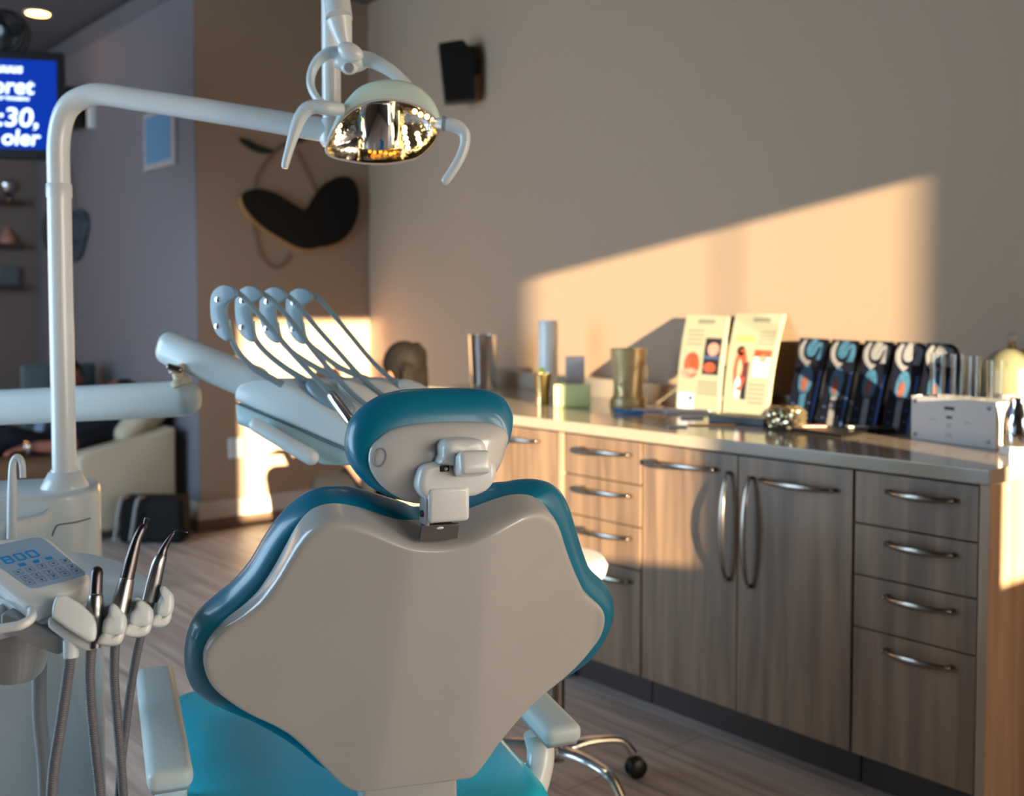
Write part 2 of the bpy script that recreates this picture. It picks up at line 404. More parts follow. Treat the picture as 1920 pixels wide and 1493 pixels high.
def drawer_unit(label, y0, y1, seams, hy0, hy1, hz):
    t = thing('drawer_cabinet', label, 'cabinet', ((DX+.3), (y0+y1)/2, 0)); carcass(t, y0, y1)
    zs = [.862]+seams+[.10]
    for i in range(4):
        d = front(t, 'drawer', y0, y1, zs[i+1], zs[i])
        bow_handle((DX, hy0, hz[i]), (DX, hy1, hz[i]), -X, 'handle', d)
    return t
a = drawer_unit('brown wood-grain four-drawer cabinet at the near open end of the counter', 1.200, 1.536, [.722, .585, .445], 1.262, 1.436, [.818, .684, .545, .405])
b = drawer_unit('narrow four-drawer cabinet behind the dental chair, between single-door and double-door cabinets', 2.300, 2.662, [.722, .585, .445], 2.345, 2.56, [.818, .684, .545, .405])
t = thing('double_door_cabinet', 'tall-fronted two-door cabinet with paired vertical bow handles in the counter', 'cabinet', (DX+.3, 1.92, 0)); carcass(t, 1.54, 2.296)
dr = front(t, 'door', 1.54, 1.918, .10, .862)
bow_handle((DX, 1.595, .8), (DX, 1.83, .8), -X, 'handle', dr); bow_handle((DX, 1.868, .80), (DX, 1.868, .485), -X, 'handle', dr, .008)
dr = front(t, 'door', 1.918, 2.296, .10, .862)
bow_handle((DX, 2.0, .81), (DX, 2.235, .81), -X, 'handle', dr); bow_handle((DX, 1.948, .805), (DX, 1.948, .49), -X, 'handle', dr, .008)
t = thing('single_door_cabinet', 'wood-grain door cabinet with one handle, partly behind the chair headrest', 'cabinet', (DX+.3, 2.9, 0)); carcass(t, 2.69, 3.15)
dr = front(t, 'door', 2.69, 3.15, .10, .862); bow_handle((DX, 2.79, .82), (DX, 2.99, .82), -X, 'handle', dr)
single('end_panel', MB().bb((DX-.001, 1.175, 0), (wx(1.12)-.004, 1.199, .866)), M['woodl'], 'sunlit wood side panel closing the near end of the counter', 'side panel', 0)
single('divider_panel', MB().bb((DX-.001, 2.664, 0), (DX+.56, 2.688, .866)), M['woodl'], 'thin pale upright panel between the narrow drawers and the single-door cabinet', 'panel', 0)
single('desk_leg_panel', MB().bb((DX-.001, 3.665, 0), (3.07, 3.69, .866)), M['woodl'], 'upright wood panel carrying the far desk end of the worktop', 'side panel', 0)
wt = MB().prism([(DX-.022, 1.165, .868), (wx(1.165)-.001, 1.165, .868), (wx(4.32)-.001, 4.32, .868), (3.08, 4.32, .868), (3.08, 3.70, .868), (DX-.022, 3.70, .868)], Z*.037, r=.003)
single('worktop', wt, M['worktop'], 'long pale glossy quartz worktop running along the sunlit wall', 'worktop', 0)

# ------------------------------------------------------------------ dental chair
TH = YAW-math.radians(20); cd = V((math.sin(TH), math.cos(TH), 0)); cr = V((math.cos(TH), -math.sin(TH), 0))
al = math.radians(20)
bn = -cd*math.cos(al)-Z*math.sin(al); bu = Z*math.cos(al)-cd*math.sin(al)
BF = Fr(A(800, 1300, 1.55), bn, bu)
seatc = (onz(348, 1493, .53)+onz(1028, 1493, .53))/2; halfw = (onz(348, 1493, .53)-onz(1028, 1493, .53)).length/2
chair = thing('dental_chair', 'reclined dental patient chair with teal cushions and cream back shell, seen from behind', 'dental chair', (seatc.x+cd.x*.4, seatc.y+cd.y*.4, 0))
tealpx = [(790, 962), (760, 948), (720, 935), (690, 925), (655, 918), (625, 918), (600, 921), (575, 930), (548, 948), (520, 975), (495, 1010), (465, 1060), (430, 1100), (400, 1125), (370, 1152), (352, 1185), (345, 1225), (348, 1260), (360, 1287), (385, 1307), (420, 1324), (470, 1345), (540, 1385), (600, 1430), (680, 1455), (780, 1455), (860, 1440), (940, 1370), (1010, 1300), (1080, 1248), (1112, 1220), (1135, 1182), (1147, 1145), (1145, 1115), (1130, 1090), (1105, 1065), (1090, 1030), (1075, 980), (1062, 940), (1045, 915), (1020, 904), (990, 904), (960, 912), (930, 932), (900, 948), (868, 962), (830, 968)]
z6 = lambda L: [(320+.46875*a, 880+.46875*b) for a, b in L]
panpx = z6([(1070, 292), (990, 290), (930, 280), (850, 250), (780, 222), (700, 203), (640, 200), (590, 212), (550, 240), (510, 285), (470, 350), (430, 420), (390, 480), (350, 530), (290, 580), (230, 620), (180, 665), (145, 710), (130, 755), (135, 800), (155, 850), (190, 890), (250, 935), (320, 975), (400, 1010), (470, 1050), (540, 1110), (600, 1170), (650, 1220), (690, 1252), (735, 1268), (790, 1262), (870, 1252), (960, 1242), (1060, 1230), (1150, 1218), (1190, 1212), (1220, 1190), (1260, 1140), (1300, 1085), (1350, 1025), (1420, 950), (1500, 880), (1580, 820), (1650, 755), (1700, 695), (1728, 640), (1735, 590), (1722, 555), (1690, 525), (1655, 490), (1625, 430), (1600, 370), (1575, 300), (1555, 235), (1530, 190), (1495, 165), (1455, 158), (1400, 168), (1340, 195), (1260, 235), (1210, 258), (1150, 280)])
cc = BF.hit(790, 1225); NP = 260
# strip lines: left crease from (744,1030) to (686,1457), right from (890,1030) to (859,1447)
l0, l1 = BF.hit(744, 1030), BF.hit(686, 1457); r0_, r1_ = BF.hit(890, 1030), BF.hit(859, 1447)
def facet(u, v):
    t = (v-l0[1])/(l1[1]-l0[1]); ul = l0[0]+(l1[0]-l0[0])*t; t = (v-r0_[1])/(r1_[1]-r0_[1]); ur = r0_[0]+(r1_[0]-r0_[0])*t
    d = max(ul-u, u-ur); d = .5*(d+math.sqrt(d*d+.012**2)) if d > -.1 else 0.
    return .064-(.225 if ul-u > u-ur else .31)*d
RT = polar(BF.trw(tealpx, -.038), cc, NP); RP = polar(BF.trw(panpx, lambda u, v: max(facet(u, v), .002)*.8), cc, NP)
def hpan(s):
    def f(u, v):
        return max(facet(u, v), .004)
    return f
rings = []
for s_, k in [(1., 0.), (1., .70), (.998, .84), (.992, .93), (.984, .98), (.972, 1.)]:
    rings.append(pring(BF, cc, RP, (lambda u, v, k=k: -.006+(max(facet(u, v), .002)+.010)*k), s_))
ns = 60
for i in range(1, ns): rings.append(pring(BF, cc, RP, (lambda u, v: .004+max(facet(u, v), .002)), .972*(1-i/ns)))
rings.append(pring(BF, cc, RP, (lambda u, v: .004+max(facet(u, v), .002)), .004))
ob('back_shell', MB().loft(rings, True, True), M['shell'], chair, 50, label='cream moulded back shell with faceted centre')
# cushion: rolls out from the shell's rim, round edge, flat front
RO = [max(a, b*.985) for a, b in zip(RT, RP)]
rings = [pring(BF, cc, [b*.93 for b in RP], -.012)]
for i in range(15):
    ph = math.pi*i/14.; depth = .036
    RR = []
    for a, b in zip(RO, RP):
        base = b*.985; RR.append(base+(a-base)*math.sin(min(ph, math.pi/2)) if ph <= math.pi/2 else a-(a-base+.03)*(1-math.sin(ph)))
    rings.append(pring(BF, cc, RR, -.002-depth*(1-math.cos(ph))))
for s_ in (.8, .6, .4, .2, .02): rings.append(pring(BF, cc, [(b*.985-.03)*s_ for b in RP], -.074-.01*(1-s_)))
ob('back_cushion', MB().loft(rings), M['teal'], chair, 60, label='teal vinyl back cushion rolling round the shell')
# headrest
HF = Fr(A(812, 850, 1.40), -cd*math.cos(math.radians(2))+Z*math.sin(math.radians(2)), Z)
z4 = lambda L: [(380+.3483*a, 500+.3483*b) for a, b in L]
hto = z4([(1000, 690), (1100, 668), (1200, 660), (1300, 657), (1450, 657), (1570, 668), (1650, 705), (1690, 755), (1702, 800), (1695, 860), (1670, 930), (1635, 985), (1590, 1060), (1540, 1130), (1480, 1190), (1420, 1220), (1350, 1240), (1240, 1262), (1140, 1275), (1040, 1255), (950, 1215), (880, 1160), (830, 1100), (800, 1040), (788, 970), (795, 900), (820, 830), (870, 770), (930, 725)])
hin = z4([(1000, 878), (1100, 850), (1250, 835), (1450, 832), (1560, 845), (1620, 875), (1642, 915), (1632, 970), (1600, 1065), (1550, 1142), (1480, 1202), (1420, 1232), (1350, 1252), (1250, 1268), (1180, 1275), (1120, 1270), (1050, 1245), (980, 1200), (930, 1150), (895, 1090), (885, 1030), (895, 975), (930, 930)])
hc = HF.hit(*z4([(1270, 1060)])[0])
RO = polar(HF.tr(hto), hc, 200); RI = polar(HF.tr(hin), hc, 200); RO = [max(a, b*.99) for a, b in zip(RO, RI)]
rings = [pring(HF, hc, [b*.9 for b in RI], -.012)]
for i in range(15):
    ph = math.pi*i/14.; RR = []
    for a, b in zip(RO, RI):
        base = b*.99; RR.append(base+(a-base)*math.sin(ph) if ph <= math.pi/2 else a-(a-base+.02)*(1-math.sin(ph)))
    rings.append(pring(HF, hc, RR, .004-.034*(1-math.cos(ph))))
for s_ in (.75, .5, .25, .02): rings.append(pring(HF, hc, [(b*.99-.02)*s_ for b in RI], -.066-.012*(1-s_)))
ob('headrest_cushion', MB().loft(rings), M['teal'], chair, 60, label='teal vinyl headrest cushion')
rings = []
for i in range(19):
    t_ = i/18.; rings.append(pring(HF, hc, RI, .002+.03*math.sin(t_*math.pi/2)**.9*(1.) if t_ < 1 else .032, max(1-t_**1.6*.998, .004)))
rings.insert(0, pring(HF, hc, RI, -.012, .99)); rings.insert(1, pring(HF, hc, RI, -.001, 1.))
M['headshell'] = mat('headrest_shell_plastic', (208, 208, 204), .22, coat=.6)
ob('headrest_shell', MB().loft(rings), M['headshell'], chair, 60, label='cream domed shell behind the headrest')
# oval printed mark on the shell
om = MB(); pc = HF.hit(707, 856); rr = []
for i in range(33):
    a_ = 2*math.pi*i/32; u_ = pc[0]+.0078*math.cos(a_)*1.+.002*math.sin(a_); v_ = pc[1]+.0115*math.sin(a_)
    rel = math.hypot(u_-hc[0], v_-hc[1]); k_ = int((math.atan2(v_-hc[1], u_-hc[0]) % (2*math.pi))/(2*math.pi)*200) % 200
    s_ = min(rel/RI[k_], 1); tt = ((1-s_)/.998)**(1/1.6); rr.append(HF.W(u_, v_, .0025+.03*math.sin(min(tt, 1)*math.pi/2)**.9))
om.tube(rr, .0011, n=8, sub=1, smooth=False); ob('oval_mark', om, M['greyp'], chair, 60, label='pale oval outline pressed in the headrest shell')
z7 = lambda L: [(750+.16746*a, 780+.16746*b) for a, b in L]
def plate(fr, px, w0, w1, rnd, name, mtl, parent, **k):
    """traced outline as a solid with a rounded face towards the viewer"""
    P = fr.tr(px); c = (sum(p[0] for p in P)/len(P), sum(p[1] for p in P)/len(P)); R = polar(P, c, 120); Rm = sum(R)/len(R); rings = [pring(fr, c, R, w0)]
    for i in range(7):
        a_ = math.pi/2*i/6; rings.append(pring(fr, c, [max(q-rnd*(1-math.cos(a_)), q*.2) for q in R], w1-rnd+rnd*math.sin(a_)))
    for s_ in (.7, .35, .03): rings.append(pring(fr, c, [max(q-rnd, q*.2)*s_ for q in R], w1+.0005*(1-s_)))
    return ob(name, MB().loft(rings), mtl, parent, 60, **k)
br = plate(HF, z7([(130, 560), (200, 505), (300, 482), (420, 500), (600, 520), (780, 500), (850, 447), (910, 465), (950, 530), (955, 620), (930, 690), (870, 770), (800, 815), (700, 850), (500, 870), (300, 880), (220, 905), (160, 860), (110, 790), (95, 700)]), .012, .052, .010, 'headrest_bracket', M['white'], chair)
plate(HF, z7([(340, 400), (345, 310), (400, 240), (500, 222), (700, 218), (780, 245), (818, 310), (825, 400), (820, 480), (700, 510), (500, 520), (330, 500), (310, 470)]), .02, .062, .012, 'release_knob', M['white'], chair)
nub = MB(); n0 = HF.hit(*z7([(635, 480)])[0]); nub.box(HF.W(n0[0], n0[1], .066), (.0425, .030, .040), (HF.u, (HF.v*.97-HF.n*.24).normalized(), (HF.n*.97+HF.v*.24).normalized()), r=.0075, seg=4)
ob('release_lever', nub, M['white'], chair, 50)
sc = MB(); q0 = HF.hit(*z7([(375, 545)])[0]); sc.box(HF.W(q0[0], q0[1], .0505), (.0125, .0075, .006), (HF.u, HF.v, HF.n), r=.001); ob('screw_recess', sc, M['black'], chair, 0)
sc = MB(); sc.ball(HF.W(q0[0]+.0015, q0[1], .0535), .0026); ob('screw_head', sc, M['chrome'], chair)
sc = MB(); q1 = HF.hit(*z7([(822, 512)])[0]); sc.box(HF.W(q1[0], q1[1], .0505), (.004, .0065, .006), (HF.u, HF.v, HF.n), r=.001); ob('screw_recess', sc, M['black'], chair, 0)
NF = Fr(HF.W(0, 0, .03), HF.n, Z)
stem = MB(); s0 = NF.hit(*z7([(505, 1010)])[0]); nx = ((NF.u, (NF.v*.98+NF.n*.05).normalized(), NF.n))
stem.box(NF.W(s0[0]-.001, s0[1]+.005, -.001), (.0555, .046, .05), nx, r=.006, seg=4); ob('neck_joint', stem, M['white'], chair, 50)
ob('neck_joint_side', MB().box(NF.W(s0[0]-.0285, s0[1]-.004, .002), (.005, .036, .034), nx, r=.002), M['greyp'], chair, 40)
ob('pivot_pin', MB().lathe(NF.W(s0[0]-.034, s0[1]-.007, .004), [(0, 0), (.0045, 0), (.0045, .008), (0, .008)], NF.u, 20), M['toold'], chair)
pl_ = [BF.hitw(p[0], p[1], .062) for p in z7([(245, 1232), (665, 1218), (645, 1375), (440, 1405), (220, 1408)])]
ob('mounting_strap', MB().prism([BF.W(p[0], p[1], .056) for p in pl_], BF.n*.006, r=.001), M['toolm'], chair, 0, label='bent steel mounting strap')
ob('strap_slot', MB().ell(BF.W(*BF.hitw(*z7([(450, 1258)])[0], .063), .0625), BF.u, BF.v, BF.n, .005, .002, .001), M['white'], chair)
# lug down the chair: steel bar continuing into the back
ob('neck_bar', MB().tube([BF.W(*BF.hitw(825, 1012, .05), .05), BF.W(*BF.hitw(826, 995, .045), .045), NF.W(s0[0], s0[1]-.02, -.01)], .012, n=12), M['steel'], chair)
# lower back support
bs = [BF.W(*BF.hitw(p[0], p[1], .05), .0) for p in [(680, 1462), (858, 1448), (858, 1640), (682, 1640)]]
ob('back_support', MB().prism(bs, BF.n*.05, r=.006), M['shell'], chair, 40)
for p in [(672, 1472), (868, 1450)]:
    h_ = BF.hitw(p[0], p[1], .04); ob('hinge_cap', MB().ell(BF.W(h_[0], h_[1], .035), BF.u, BF.v, BF.n, .011, .006, .01), M['white'], chair)
# seat and leg rest
def rrect(l0, l1, hw, r, n=10):
    out = []
    for (sx, sy) in ((1, 1), (-1, 1), (-1, -1), (1, -1)):
        cxx = sx*(hw-r); cyy = (l1-r) if sy > 0 else (l0+r); a0 = {(1, 1): 0, (-1, 1): 90, (-1, -1): 180, (1, -1): 270}[(sx, sy)]
        for i in range(n+1): a_ = math.radians(a0+90*i/n); out.append((cxx+r*math.cos(a_), cyy+r*math.sin(a_)))
    return out
def pad(l0, l1, hw, r, ztop, th, er, slope=0., crown=.006, o=None):
    base = rrect(l0, l1, hw, r); cx_, cy_ = 0, (l0+l1)/2; rings = []; o = o or seatc
    def P(q, ins, z):
        dx, dy = q[0]-cx_, q[1]-cy_; L = math.hypot(dx, dy); k = max(0., 1-ins/max(L, 1e-6)); x_, y_ = cx_+dx*k, cy_+dy*k
        return V((o.x, o.y, 0))+cr*x_+cd*y_+Z*(z+slope*y_)
    rings.append([P(q, er, ztop-th) for q in base])
    for i in range(9): a_ = math.pi*i/8; rings.append([P(q, er*(1-math.sin(a_)), ztop-er-(th-2*er)*(1 if i < 4 else (.5 if i == 4 else 0))-er*math.cos(a_)) for q in base])
    for k in (.8, .6, .4, .2, .01):
        rings.append([V((o.x, o.y, 0))+cr*(cx_+(q[0]-cx_)*k*(1-er/hw))+cd*(cy_+(q[1]-cy_)*k)+Z*(ztop+slope*(cy_+(q[1]-cy_)*k)+crown*(1-k)) for q in base])
    return MB().loft(rings)
ob('seat', pad(-.12, .60, halfw+.006, .09, .53, .13, .035), M['tealseat'], chair, 60, label='teal vinyl seat cushion')
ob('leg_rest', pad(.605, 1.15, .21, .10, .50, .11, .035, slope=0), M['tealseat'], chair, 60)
ob('seat_pan', pad(-.10, .56, halfw-.03, .08, .40, .09, .02), M['white'], chair, 60)
pb = seatc+cd*.25
ob('pedestal', MB().box((pb.x, pb.y, .18), (.26, .42, .30), (cr, cd, Z), r=.04), M['white'], chair, 50)
ob('foot_plate', MB().box((pb.x, pb.y, .0225), (.44, .7, .045), (cr, cd, Z), r=.015), M['greyp'], chair, 50)
# armrests
aL0 = A(318, 1432, 1.57); aL1 = A(290, 1248, 1.93); avec = aL1-aL0; at_ = avec.normalized(); aup = (Z-at_*Z.dot(at_)).normalized(); asd = at_.cross(aup).normalized()
def armrest(p0, post, label):
    c_ = p0+at_*(avec.length/2-.012)-aup*.016
    pd = ob('armrest', MB().box(c_, (.066, avec.length+.03, .034), (asd, at_, aup), r=.0145, seg=5), M['armpad'], chair, 50, label=label)
    ob('pad_base', MB().box(c_-aup*.017, (.056, avec.length+.01, .01), (asd, at_, aup), r=.004), M['greyp'], pd, 40)
    ob('armrest_post', MB().tube(post, .0195, n=20, ry=.024, up=cr), M['white'], pd, 60)
armrest(aL0, [A(322, 1468, 1.62), A(322, 1520, 1.64), A(335, 1600, 1.7), A(420, 1640, 1.75)], 'pale padded armrest near the instrument hoses')
aR0 = A(1048, 1352, 1.76)
armrest(aR0, [A(1006, 1372, 1.80), A(1014, 1412, 1.80), A(1006, 1460, 1.78), A(985, 1510, 1.75), A(930, 1570, 1.7)], 'pale padded armrest on the counter side')

# ------------------------------------------------------------------ cuspidor unit
PB = A(121, 905, 2.2)
cusp = thing('cuspidor_unit', 'tall pale cabinet of the dental unit with rinse basin, behind the control console', 'dental unit', (PB.x, PB.y, 0))
ux = cr; uy = cd                      # aligned with the chair
top = .915; rightc = A(150, 1200, 2.13)
body = []
bc = PB+V((0, 0, 0)); e = A(188, 1000, 2.18)
hw_ = (e-PB).dot(ux)
for i in range(25): a_ = math.radians(-90+180*i/24); body.append((hw_-.09+.09*math.cos(a_), .0+.09*math.sin(a_)+(0.0 if a_ < 0 else .06)))
body = [(-.62, -.09)]+body+[(-.62, .15)]
P_ = [V((PB.x, PB.y, 0))+ux*a_+uy*b_ for a_, b_ in body]
ob('cabinet', MB().prism([p+Z*.02 for p in P_], Z*(.60-.02), r=.004, ang=40), M['whitec'], cusp, 40)
ob('upper_housing', MB().prism([p+Z*.60 for p in P_], Z*(top-.60), r=.014, seg=4, ang=40), M['whitec'], cusp, 40)
# panel groove on the near side
def bodypt(px, py, off=.001):
    nn = -uy; o_ = V((PB.x, PB.y, 0))-uy*(.09+off); r_ = ray(px, py); return EYE+r_*((o_-EYE).dot(nn)/r_.dot(nn))
ob('panel_groove', MB().tube([bodypt(98, 1005), bodypt(104, 990), bodypt(112, 984), bodypt(140, 980), bodypt(170, 972)], .0013, n=6), M['seam'], cusp)
ob('pole_collar', MB().lathe(PB-Z*.012, [(.001, 0), (.047, 0), (.047, .004), (.040, .018), (.031, .034), (.027, .036), (.0265, .040), (.001, .040)], Z, 48), M['whitec'], cusp, 40)
# basin on the near-left side
bz = A(-2, 985, 2.06); bz = V((bz.x, bz.y, 0))
ob('basin_shelf', MB().lathe((bz.x, bz.y, .70), [(.001, 0), (.03, 0), (.06, .06), (.085, .13), (.095, .165), (.095, .182), (.090, .187), (.082, .18), (.072, .12), (.04, .07), (.001, .06)], Z, 56, False, False), M['whitec'], cusp, 50, label='pale round rinse basin')
sp = [A(22, 1010, 1.98), A(23, 940, 1.98), A(23, 900, 1.98), A(24, 870, 1.98), A(31, 857, 1.98), A(38, 861, 1.98), A(42, 874, 1.98), A(43, 896, 1.98)]
ob('water_spout', MB().tube(sp, [.0095, .0095, .0078, .0062, .0058, .0058, .0058, .0058], n=16), M['whitec'], cusp, 60, label='slim white gooseneck water spout')
# ------------------------------------------------------------------ light with its pole
lamp = thing('operating_light', 'white dental operating light with mint domed head on a bent tube pole', 'dental light', (PB.x, PB.y, PB.z+.02))
pz = [PB+Z*.0, A(120, 800, 2.2), A(116, 600, 2.2), A(112, 372, 2.2)]
pz = [V((PB.x, PB.y, p.z)) for p in pz]
TP = pz[-1]; ex = A(600, 238, 2.08); hdir = (ex-TP); hdir.z = 0; hdir.normalize()
ob('lower_pole', MB().tube([pz[0], pz[1], pz[2], TP], .0238, n=32, smooth=False), M['white'], lamp, 60)
ob('pole_sleeve', MB().lathe(TP-Z*.001, [(.024, 0), (.0255, .0), (.0255, .026), (.024, .028), (.0225, .028)], Z, 40), M['white'], lamp, 40)
def onpole(px, py):
    nn = hdir.cross(Z).normalized(); r_ = ray(px, py); return EYE+r_*((TP-EYE).dot(nn)/r_.dot(nn))
el = [TP+Z*.02, TP+Z*.1] + [onpole(*p) for p in [(116, 228), (131, 198), (158, 182), (190, 177), (260, 187), (350, 201), (480, 222), (560, 236), (625, 246)]]
ob('bent_arm', MB().tube(el, [.0228]*9+[.0232, .0235], n=32, sub=8), M['white'], lamp, 60, label='long white tube arm bent over at the top')
EP = onpole(622, 246)
ob('upright_post', MB().tube([EP-Z*.02, EP+Z*.12, EP+Z*.42], .0185, n=28, smooth=False), M['white'], lamp, 60)
ob('elbow_cap', MB().lathe(EP-Z*.032, [(.001, 0), (.018, .002), (.024, .012), (.024, .05), (.019, .056)], Z, 32), M['white'], lamp, 50)
tp = EP+Z*.40; LD = 1.98
ob('spring_arm', MB().tube([tp, A(628, -70, LD+.06), A(630, -20, LD+.03), A(636, 35, LD+.0)], [.018, .024, .0248, .0248], n=28), M['white'], lamp, 60)
ob('arm_collar', MB().tube([A(636, 37, LD), A(640, 55, LD), A(645, 75, LD), A(648, 88, LD)], [.0242, .0205, .0155, .0125], n=28), M['white'], lamp, 60)
ob('swivel_disc', MB().ell(A(657, 97, LD-.03), (rt*.9-upv*.43).normalized(), (upv*.9+rt*.43).normalized(), -fw, .025, .0165, .014), M['white'], lamp, 60)
ob('swivel_hub', MB().ell(A(658, 118, LD), rt, upv, fw, .034, .018, .022).ell(A(655, 128, LD-.012), rt, upv, fw, .016, .012, .012), M['white'], lamp, 60)
ob('swivel_dial', MB().lathe(A(655, 128, LD-.024), [(.0001, -.001), (.009, 0), (.009, .006), (.006, .007)], -fw, 24), M['greyp'], lamp, 40)
ob('yoke_arm', MB().tube([A(655, 105, LD), A(625, 98, LD), A(600, 110, LD), A(585, 135, LD), A(583, 162, LD-.01), A(597, 188, LD-.02), A(620, 203, LD-.03), A(640, 208, LD-.03)], [.012, .0115, .0098, .0085, .0075, .007, .0085, .011], n=20, ry=[.013, .013, .012, .011, .010, .010, .010, .012], up=fw), M['whitec'], lamp, 60)
ob('yoke_arm', MB().tube([A(665, 108, LD), A(692, 112, LD-.01), A(722, 126, LD-.02), A(748, 145, LD-.02), A(768, 166, LD-.02), A(780, 190, LD-.02)], [.016, .0145, .0125, .011, .010, .009], n=20, ry=[.011]*6, up=fw), M['whitec'], lamp, 60)
# head
LF = Fr(A(718, 250, 1.93), (-fw*.93-Z*.36), Z)
opx = [(612, 284), (616, 266), (626, 245), (642, 224), (665, 204), (692, 191), (720, 187), (750, 189), (780, 197), (805, 211), (820, 228), (823, 244), (818, 262), (806, 278), (790, 292), (770, 300), (730, 306), (690, 306), (655, 301), (628, 295)]
shx = [(611, 288), (611, 266), (620, 240), (632, 214), (648, 189), (668, 168), (694, 156), (722, 152), (752, 154), (780, 163), (803, 182), (818, 204), (825, 226), (825, 246), (819, 264), (807, 280), (790, 294), (770, 302), (730, 308), (690, 308), (655, 303), (627, 297)]
lc = LF.hit(718, 244); Ro = polar(LF.tr(opx), lc, 120); Rs = polar(LF.tr(shx), lc, 120); Rs = [max(a, b*1.01) for a, b in zip(Rs, Ro)]
rings = [pring(LF, lc, Ro, -.002), pring(LF, lc, Ro, .002)]
for i in range(1, 14):
    ph = math.pi*i/13*.72; mx_ = .55
    RR = [b+(a-b)*math.sin(min(ph*1.6, math.pi/2)) if ph*1.6 < math.pi/2 else a*max(math.cos((ph*1.6-math.pi/2)*.72), .05) for a, b in zip(Rs, Ro)]
    rings.append(pring(LF, lc, RR, .002-.085*(1-math.cos(ph))/(1-math.cos(math.pi*.72))))
hd = ob('lamp_head', MB().loft(rings, False, True), M['mint'], lamp, 60, label='mint-white domed lamp shell')
hd.modifiers.new('t', 'SOLIDIFY').thickness = .0015
rf = [pring(LF, lc, Ro, -.001, .985)]
for k in range(1, 12): t_ = k/11.; rf.append(pring(LF, lc, Ro, -.001-.05*math.sin(t_*math.pi/2), .985*(1-t_**2*.98)))
rfo = ob('reflector', MB().loft(rf, False, True), mat('facet_reflector', (244, 240, 230), .12, 1., bump=1., bscale=95), lamp, 15, label='faceted mirror reflector bowl')
mh = MB(); c0 = LF.hit(706, 238); mh.loft([[LF.W(c0[0]+a_, c0[1]+b_, w_) for a_, b_ in rrect(-.043, .047, .040, .018)] for w_ in (-.045, -.03)]); mh.v = [p for p in mh.v]; mh = MB()
sg = [LF.W(c0[0]+.040*math.sin(a_), c0[1], -.040+.034*math.cos(a_)) for a_ in [math.radians(-90+180*i/24) for i in range(25)]]
mh.prism([p-LF.v*.045 for p in sg], LF.v*.088, r=.008, seg=3, ang=50)
ob('bulb_shield', mh, M['chrome'], lamp, 40, label='chrome bulb shield in the middle of the reflector')
led = [(636, 236), (634, 247), (633, 258), (631, 268), (758, 241), (758, 249), (760, 260), (763, 269), (764, 279), (782, 252), (784, 261), (787, 270), (787, 200), (799, 206), (777, 210), (788, 216), (800, 220), (812, 226)]
for i, p in enumerate(led): ob('led', MB().ball(LF.W(*LF.hit(*p), -.006), .0048, 12, 8), M['led'], lamp)  # glowing beads imitate ceiling lights reflected in the bowl
for p in [(692, 286), (701, 288), (712, 287), (722, 289), (731, 291), (738, 289)]: ob('led', MB().ball(LF.W(*LF.hit(*p), -.012), .0035, 10, 6), M['glintc'], lamp, label='amber glint')
rimp = pring(LF, lc, Ro, .004, 1.0); ob('lens_rim', MB().tube(rimp+[rimp[0]], .0022, n=8, smooth=False), mat('clear_rim', (214, 204, 198), .15, coat=.5), lamp, 60, label='pale translucent rim')
ob('lens_cover', MB().loft([pring(LF, lc, Ro, .0035, 1.0), pring(LF, lc, Ro, .009, .93), pring(LF, lc, Ro, .013, .6), pring(LF, lc, Ro, .014, .01)], False, True), M['cover'], lamp, 60)
HD = 1.90
ob('lamp_handle', MB().tube([A(640, 205, HD+.02), A(612, 203, HD), A(592, 200, HD), A(575, 205, HD), A(562, 222, HD), A(551, 252, HD), A(541, 285, HD), A(535, 308, HD), A(534, 316, HD)], [.0115, .0125, .0125, .0128, .0118, .0098, .0078, .007, .005], n=20), M['whitec'], lamp, 60, label='curved white lamp handle')
ob('lamp_handle', MB().tube([A(815, 232, HD+.03), A(838, 232, HD), A(856, 237, HD), A(870, 249, HD), A(872, 268, HD), A(864, 293, HD), A(850, 318, HD), A(836, 338, HD), A(831, 343, HD)], [.009, .0125, .0125, .0105, .0092, .009, .0085, .008, .005], n=20), M['whitec'], lamp, 60, label='curved white lamp handle')
ob('handle_ring', MB().tube([A(829, 231, HD), A(834, 231.5, HD)], .0135, n=20), M['greyp'], lamp, 40)

# ------------------------------------------------------------------ instrument delivery table
DT = 2.12
dt0 = A(-40, 770, 2.45)
tray = thing('instrument_table', 'white instrument table with four hose whips on a jointed arm over the patient seat', 'dental instrument table', (dt0.x, dt0.y, 0))
def slab_arm(p0, p1, hh, tt, r, name, label=None):
    t_ = (p1-p0); L_ = t_.length; t_.normalize(); up_ = (Z-t_*Z.dot(t_)).normalized(); sd = t_.cross(up_)
    k = dict(label=label) if label else {}
    return ob(name, MB().box((p0+p1)/2, (L_, tt, hh), (t_, sd, up_), r=r, seg=6), M['whitec'], tray, 50, **k)
slab_arm(A(-120, 770, 2.42), A(374, 746, 2.36), .080, .085, .034, 'main_arm', 'thick horizontal white swing arm')
ob('floor_column', MB().tube([V((*A(-95, 770, 2.44).xy, 0)), V((*A(-95, 770, 2.44).xy, 1.09))], .05, n=28, smooth=False), M['whitec'], tray, 50)
ob('arm_joint', MB().lathe(A(341, 722, 2.33), [(.001, 0), (.022, 0), (.022, .012), (.014, .016), (.013, .03), (.018, .032), (.018, .045), (.001, .045)], (Z*.95-rt*.3), 28), mat('amber_joint', (206, 190, 160), .3), tray, 40, label='ivory swivel joint')
ob('lock_knob', MB().capsule(A(318, 688, 2.3), A(336, 694, 2.3), .0075), M['steel'], tray)
sa0 = A(300, 646, 2.38); sa1 = A(500, 728, 2.29); slab_arm(sa0, sa1, .076, .06, .029, 'pantograph_arm', 'slanting white upper arm')
